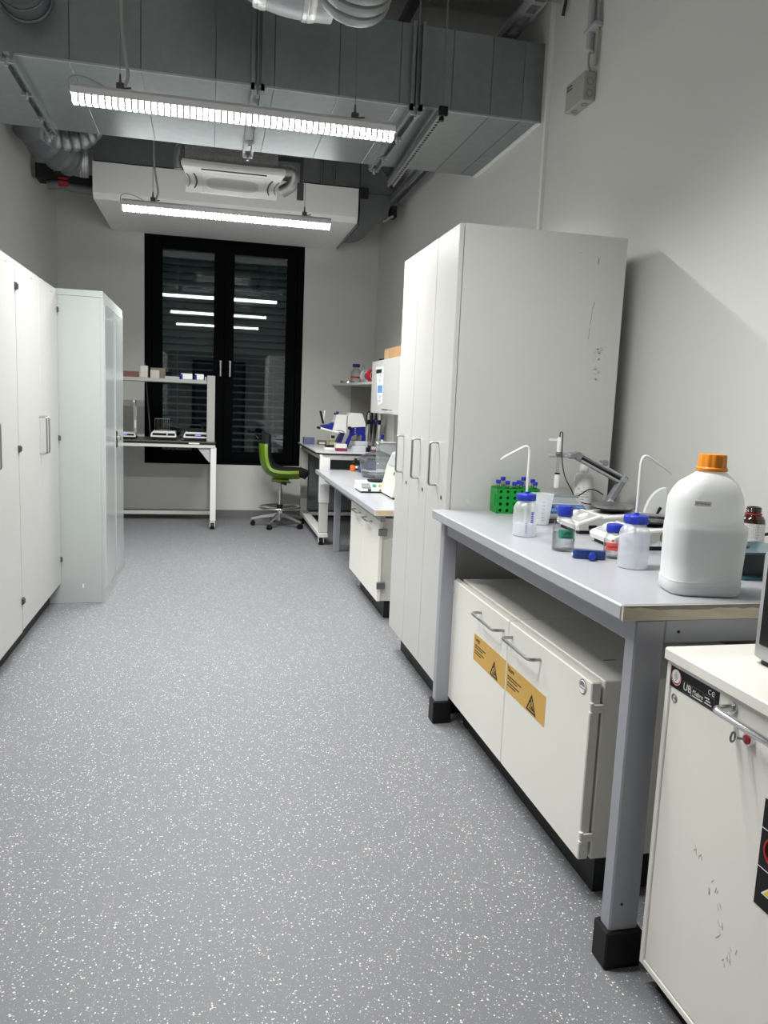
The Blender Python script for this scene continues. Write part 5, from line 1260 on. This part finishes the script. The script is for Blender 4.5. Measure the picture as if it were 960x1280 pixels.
# little boxes on the raised shelf
for (n, l, x0, x1, z1, mt, y) in (('brown_carton', 'low reddish brown box on the raised shelf nearest the locker', -.83, -.69, 1.555, pm('reddish_carton', (.17, .09, .07), .8), 8.02),
        ('white_carton', 'upright pale box on the raised shelf, tallest of the cartons', -.675, -.605, 1.615, OFFW, 8.08),
        ('pale_carton', 'pale cube carton in front of the tallest carton on the raised shelf', -.67, -.60, 1.560, pm('pale_carton', (.55, .50, .44), .8), 8.0),
        ('open_carton', 'pale open box leaning right of the tallest carton on the raised shelf', -.575, -.49, 1.575, pm('pale_carton_grey', (.5, .47, .43), .8), 8.0),
        ('brown_flat_carton', 'thin brown box behind the open carton on the raised shelf', -.58, -.44, 1.600, pm('dim_carton', (.22, .17, .13), .8), 8.10),
        ('flat_tray', 'low grey tray in the middle of the raised shelf', -.44, -.30, 1.522, LGREY, 8.02),
        ('glove_box', 'white box with blue end on the raised shelf, left of the two', -.285, -.175, 1.556, PAPER, 8.0),
        ('tissue_box', 'white box with blue end on the raised shelf, right of the two', -.150, -.065, 1.556, PAPER, 8.0),
        ('low_carton', 'low grey carton at the right end of the raised shelf', -.055, -.036, 1.532, LGREY, 8.02)):
    t = thing(n, l, 'box', (x0, y, 1.498))
    MB().box(x0, x1, y, y+.07, 1.498, z1, .002).build('carton', mt, t)
    if n in ('glove_box', 'tissue_box'):
        B(x0-.002, x0+.018, y-.002, y+.072, 1.4985, z1-.008).build('blue_end', BLUE, t)
        MB().box(x0+.02, x1, y-.001, y+.071, 1.4985, 1.503).build('blue_rim', PAPERB, t)
    else: MB().box(x0, x1, y+.033, y+.037, z1-.0005, z1+.0005).build('lid_joint', MGREY, t)
tag(MB().cyl((-.60, 8.40, .888), (-.66, 8.42, 1.66), .006, n=8).build('leaning_rod', DGREY), 'thin dark rod leaning behind the balances before the window', 'rod')

# ------------------------------------------------------------------ things on the white mobile table
ins = thing('white_blue_apparatus', 'white and blue lever apparatus on the white mobile table', 'apparatus', (1.35, 7.75, tz))
iy = 7.72
MB().prism([(1.240, iy, 1.215), (1.342, iy, 1.215), (1.342, iy, 1.03), (1.20, iy, 1.052)], (0, .17, 0)).build('front_body', WHITE, ins)
MB().prism([(1.352, iy-.01, 1.205), (1.385, iy-.01, 1.238), (1.495, iy-.01, 1.236), (1.535, iy-.01, 1.135), (1.535, iy-.01, 1.105), (1.352, iy-.01, 1.09)], (0, .19, 0)).build('rear_body', WHITE, ins)
MB().prism([(1.09, iy+.01, 1.105), (1.16, iy+.01, 1.112), (1.215, iy+.01, 1.135), (1.20, iy+.01, 1.055), (1.15, iy+.01, 1.062), (1.10, iy+.01, 1.085)], (0, .12, 0)).build('blue_wedge', BLUE, ins)
MB().cyl((1.075, iy+.02, 1.245), (1.108, iy+.02, 1.12), .011, n=10).build('black_lever', BLACK, ins, True)
MB().cyl((1.132, iy+.10, 1.25), (1.122, iy+.10, 1.14), .008, n=10).build('white_lever', WHITE, ins, True)
MB().tube([(1.04, iy-.02, 1.083), (1.075, iy-.02, 1.075)], .012, 10).build('arm_grip', BLACK, ins, True)
MB().tube([(1.075, iy-.02, 1.075), (1.19, iy-.02, 1.048), (1.26, iy-.02, 1.035)], .011, 10).build('white_arm', WHITE, ins, True)
MB().cyl((1.257, iy+.08, 1.215), (1.257, iy+.08, 1.245), .014, n=14).build('blue_knob', BLUE, ins, True)
MB().cyl((1.225, iy+.08, 1.22), (1.24, iy+.08, 1.225), .012, n=10).build('black_knob', BLACK, ins, True)
MB().cyl((1.37, iy-.012, 1.085), (1.37, iy-.04, 1.085), .018, n=16).build('black_dial', BLACK, ins, True)
MB().tube(arc((1.275, iy-.002, 1.035), .045, .2, 2.6, 12, (1, 0, 0), (0, 0, .5)), .004, 6).build('wire_loop', ZINC, ins)
MB().prism([(1.385, iy, 1.12), (1.45, iy, 1.12), (1.45, iy, 1.03), (1.40, iy, 1.0), (1.365, iy, .90), (1.325, iy, .88), (1.335, iy, .93), (1.375, iy, 1.02)], (0, .03, 0)).build('blue_bracket', BLUE, ins)
MB().prism([(1.29, iy+.03, 1.02), (1.34, iy+.03, 1.05), (1.30, iy+.03, .93), (1.25, iy+.03, .935)], (0, .12, 0)).build('blue_foot', pm('deep_blue_foot', (.008, .015, .13), .4), ins)
MB().box(1.45, 1.535, iy, iy+.03, 1.02, 1.105).box(1.505, 1.54, iy, iy+.03, .878, 1.02).build('blue_post', BLUE, ins)
for k in range(4): MB().cyl((1.432, iy, 1.105-.022*k), (1.432, iy-.004, 1.105-.022*k), .006, n=10).build('screw', CHROME, ins)
MB().box(1.54, 1.565, iy+.02, iy+.14, .878, 1.11).build('rear_post', OFFW, ins)
MB().box(1.30, 1.56, iy+.03, iy+.18, .878, .892, .003).build('base_plate', LGREY, ins)
MB().box(1.46, 1.49, iy+.05, iy+.08, .892, 1.03).build('steel_column', ZINC, ins)
def simple(n, l, c, bx, mt, extra=None, group=None):
    t = thing(n, l, c, ((bx[0]+bx[1])/2, bx[2], bx[4]), group)
    MB().box(*bx, .003).build('body', mt, t)
    if extra:
        for (en, eb, em) in extra: MB().box(*eb).build(en, em, t)
    return t
simple('blue_tip_box', 'translucent blue box at the back edge of the white mobile table', 'box', (.985, 1.10, 8.30, 8.40, tz, tz+.062), pm('hazy_blue', (.12, .15, .26), .4), [('lid', (.983, 1.102, 8.298, 8.402, tz+.062, tz+.075), pm('hazy_blue_lid', (.18, .22, .34), .4))])
simple('yellow_label_box', 'low olive box with pale label on the white mobile table', 'box', (1.13, 1.225, 8.25, 8.33, tz, tz+.048), pm('olive_box', (.18, .17, .09), .5), [('label', (1.145, 1.205, 8.2485, 8.25, tz+.01, tz+.028), PAPER)])
simple('reagent_carton', 'small upright carton with yellow foot on the white mobile table', 'box', (1.255, 1.325, 8.25, 8.32, tz, tz+.12), OFFW, [('yellow_band', (1.254, 1.326, 8.249, 8.321, tz+.035, tz+.055), pm('yellow_band', (.45, .42, .02), .5)), ('black_print', (1.27, 1.31, 8.2485, 8.25, tz+.075, tz+.105), INK)])
t = thing('pen_tray', 'white tray holding black pens near the front of the white mobile table', 'tray', (1.15, 7.55, tz))
MB().prism([(1.10, 7.50, tz), (1.24, 7.50, tz), (1.24, 7.50, tz+.012), (1.10, 7.50, tz+.02)], (0, .14, 0)).build('tray_body', WHITE, t)
for k in range(4): MB().cyl((1.11, 7.52+.03*k, tz+.026), (1.20, 7.53+.03*k, tz+.032), .008, n=8).build('pen', BLACK, t)
simple('magenta_rack', 'magenta and white tube box at the front of the white mobile table', 'box', (1.17, 1.275, 7.25, 7.34, tz, tz+.030), MAGENTA, [('white_lid', (1.165, 1.27, 7.252, 7.345, tz+.030, tz+.068), pm('cream_lid', (.70, .66, .60), .5))])
for i, (x0, x1, yy, z0, lab) in enumerate(((1.335, 1.455, 7.25, tz, 'clear lidded box, lower one of two near the blue bracket'), (1.375, 1.49, 7.34, tz, 'clear lidded box standing behind the lower clear box'))):
    hh = .05 if i == 0 else .095
    simple('clear_tip_box', lab, 'box', (x0, x1, yy, yy+.085, z0, z0+hh), pm('hazy_plastic', (.55, .56, .62), .3), [('lid_line', (x0-.001, x1+.001, yy-.001, yy+.086, z0+hh*.6, z0+hh*.64), LGREY)])
simple('maroon_rack', 'low maroon rack beside the clear boxes on the white mobile table', 'rack', (1.475, 1.62, 7.25, 7.33, tz, tz+.024), MAGENTA, [('black_end', (1.472, 1.50, 7.248, 7.332, tz+.0, tz+.04), BLACK), ('white_lid', (1.52, 1.60, 7.27, 7.32, tz+.024, tz+.05), OFFW)])
ps = thing('pipette_stand', 'dark pipette stand with several pipettes in the right back corner', 'stand', (1.68, 7.95, tz))
MB().box(1.60, 1.76, 7.90, 8.02, tz, tz+.02, .004).build('base', DGREY, ps)
MB().cyl((1.68, 7.98, tz+.02), (1.68, 7.98, tz+.30), .010, n=12).build('column', ZINC, ps)
MB().lathe([(.07, .27), (.075, .28), (.07, .29), (.001, .29)], (1.68, 7.97, tz), 24).build('holder_ring', BLACK, ps, True)
for k in range(5):
    a = -pi/2+(-1+k*.5)*1.25; x, y = 1.68+.07*math.cos(a), 7.97+.07*math.sin(a)
    pp = MB().lathe([(.003, .06), (.008, .14), (.012, .18), (.015, .27), (.015, .33), (.010, .345), (.010, .365)], (x, y, tz), 12).build('pipette', (LGREY, BLACK, BLACK, WHITE, LGREY)[k], ps, True)
    MB().lathe([(.011, .24), (.017, .25), (.017, .29), (.011, .30)], (x, y, tz), 12).build('pipette_grip', (BLACK, BLACK, BLUE, BLACK, WHITE)[k], pp, True)
MB().tube(spline([(1.60, 7.96, tz+.02), (1.59, 7.96, tz+.25), (1.60, 7.96, tz+.36), (1.64, 7.96, tz+.37), (1.66, 7.96, tz+.28)]), .006, 6).build('black_hose', RUBBER, ps, True)
pz = thing('single_pipette', 'white pipette with blue knob standing on the white mobile table front', 'pipette', (1.62, 7.3, tz))
MB().lathe([(.014, 0), (.016, .02), (.010, .07), (.014, .10), (.014, .12)], (1.63, 7.33, tz), 14).build('body', WHITE, pz, True)
MB().lathe([(.015, .12), (.016, .125), (.016, .165), (.010, .17)], (1.63, 7.33, tz), 14).build('knob', BLUE, pz, True)

# ------------------------------------------------------------------ stool
ch = thing('laboratory_stool', 'lime green and black laboratory swivel stool with chrome foot ring before the window', 'chair', (0, 0, 0))
prof = [(-.235, .875, .17), (-.232, .82, .19), (-.228, .75, .20), (-.215, .68, .205), (-.19, .61, .21), (-.145, .555, .215), (-.08, .522, .22), (0, .508, .22), (.10, .506, .215), (.205, .512, .195)]
def shell(prof, th0, curve):
    m = MB(); rings = []
    for i, (x, z, hw) in enumerate(prof):
        a, b = prof[max(0, i-1)], prof[min(len(prof)-1, i+1)]
        t = Vector((b[0]-a[0], 0, b[1]-a[1])).normalized(); n = Vector((-t.z, 0, t.x))
        if n.dot(Vector((1, 0, 1))) < 0: n = -n
        ring = []
        for k in range(9):
            u = -1+k/4; ring.append(Vector((x, u*hw, z))+n*(curve*u*u))
        for k in range(9):
            u = 1-k/4; ring.append(Vector((x, u*hw*(.97), z))+n*(curve*u*u+th0))
        rings.append(ring)
    return m.loft(rings)
shell(prof, .030, .075).build('shell', LIME, ch, True)
pad = [(-.196, 1.01, .05), (-.203, .995, .10), (-.208, .96, .14), (-.205, .85, .175), (-.20, .76, .185), (-.185, .69, .19), (-.155, .62, .195), (-.11, .575, .20), (-.05, .548, .20), (.02, .535, .205), (.12, .535, .20), (.20, .533, .19), (.24, .520, .16), (.258, .508, .11)]
shell(pad, .040, .05).build('cushion', FABRIC, ch, True)
MB().tube(spline([(-.225, .13, .93), (-.255, .12, .955), (-.28, .09, .945), (-.285, 0, .935), (-.28, -.09, .945), (-.255, -.12, .955), (-.225, -.13, .93)]), .010, 8).build('grab_handle', BLACK, ch, True)
MB().box(-.09, .09, -.08, .08, .478, .508, .008).box(-.03, .11, -.05, .05, .466, .478).build('seat_plate', LIME, ch)
MB().obox((.045, -.11, .468), (.06, .09, .012), Matrix.Rotation(.3, 3, 'Y'), .003).build('seat_lever', BLACK, ch)
MB().cyl((0, 0, .22), (0, 0, .40), .025, n=18).build('outer_column', CHROME, ch, True)
MB().cyl((0, 0, .40), (0, 0, .48), .016, n=16).build('gas_spring', CHROME, ch, True)
fr_ = MB().torus((0, 0, .205), .215, .011, 48, 10).build('foot_ring', CHROME, ch, True)
for k in range(3):
    a = 2*pi*k/3+.4; MB().cyl((.02*math.cos(a), .02*math.sin(a), .20), (.21*math.cos(a), .21*math.sin(a), .205), .007, n=8).build('ring_spoke', CHROME, fr_, True)
MB().cyl((0, 0, .185), (0, 0, .235), .034, n=20).build('ring_clamp', BLACK, ch, True)
MB().cyl((0, 0, .065), (0, 0, .185), .030, n=18).build('base_hub', CHROME, ch, True)
for k in range(5):
    a = 2*pi*k/5+.62; d = Vector((math.cos(a), math.sin(a), 0)); s = Vector((-d.y, d.x, 0))
    l = MB().loft([[d*r+s*(w_*sx)+Z_*z+Z_*(h_*sz) for sx, sz in ((-1, -1), (1, -1), (.7, 1), (-.7, 1))] for r, w_, z, h_ in ((.02, .022, .125, .020), (.16, .018, .105, .013), (.275, .015, .078, .010), (.295, .014, .074, .009))]).build('leg', INOX, ch)
    p = d*.28
    MB().cyl(p+Z_*.05, p+Z_*.085, .008, n=8).build('castor_stem', CHROME, l)
    w2 = MB()
    for sg in (-1, 1): w2.cyl(p+s*(.004*sg)+Z_*.026, p+s*(.022*sg)+Z_*.026, .0258, n=18)
    w2.box(p.x-.012, p.x+.012, p.y-.012, p.y+.012, .03, .055); w2.build('castor', BLACK, l, True)
ch.location = (.735, 8.21, 0); ch.rotation_euler = (0, 0, -.14)
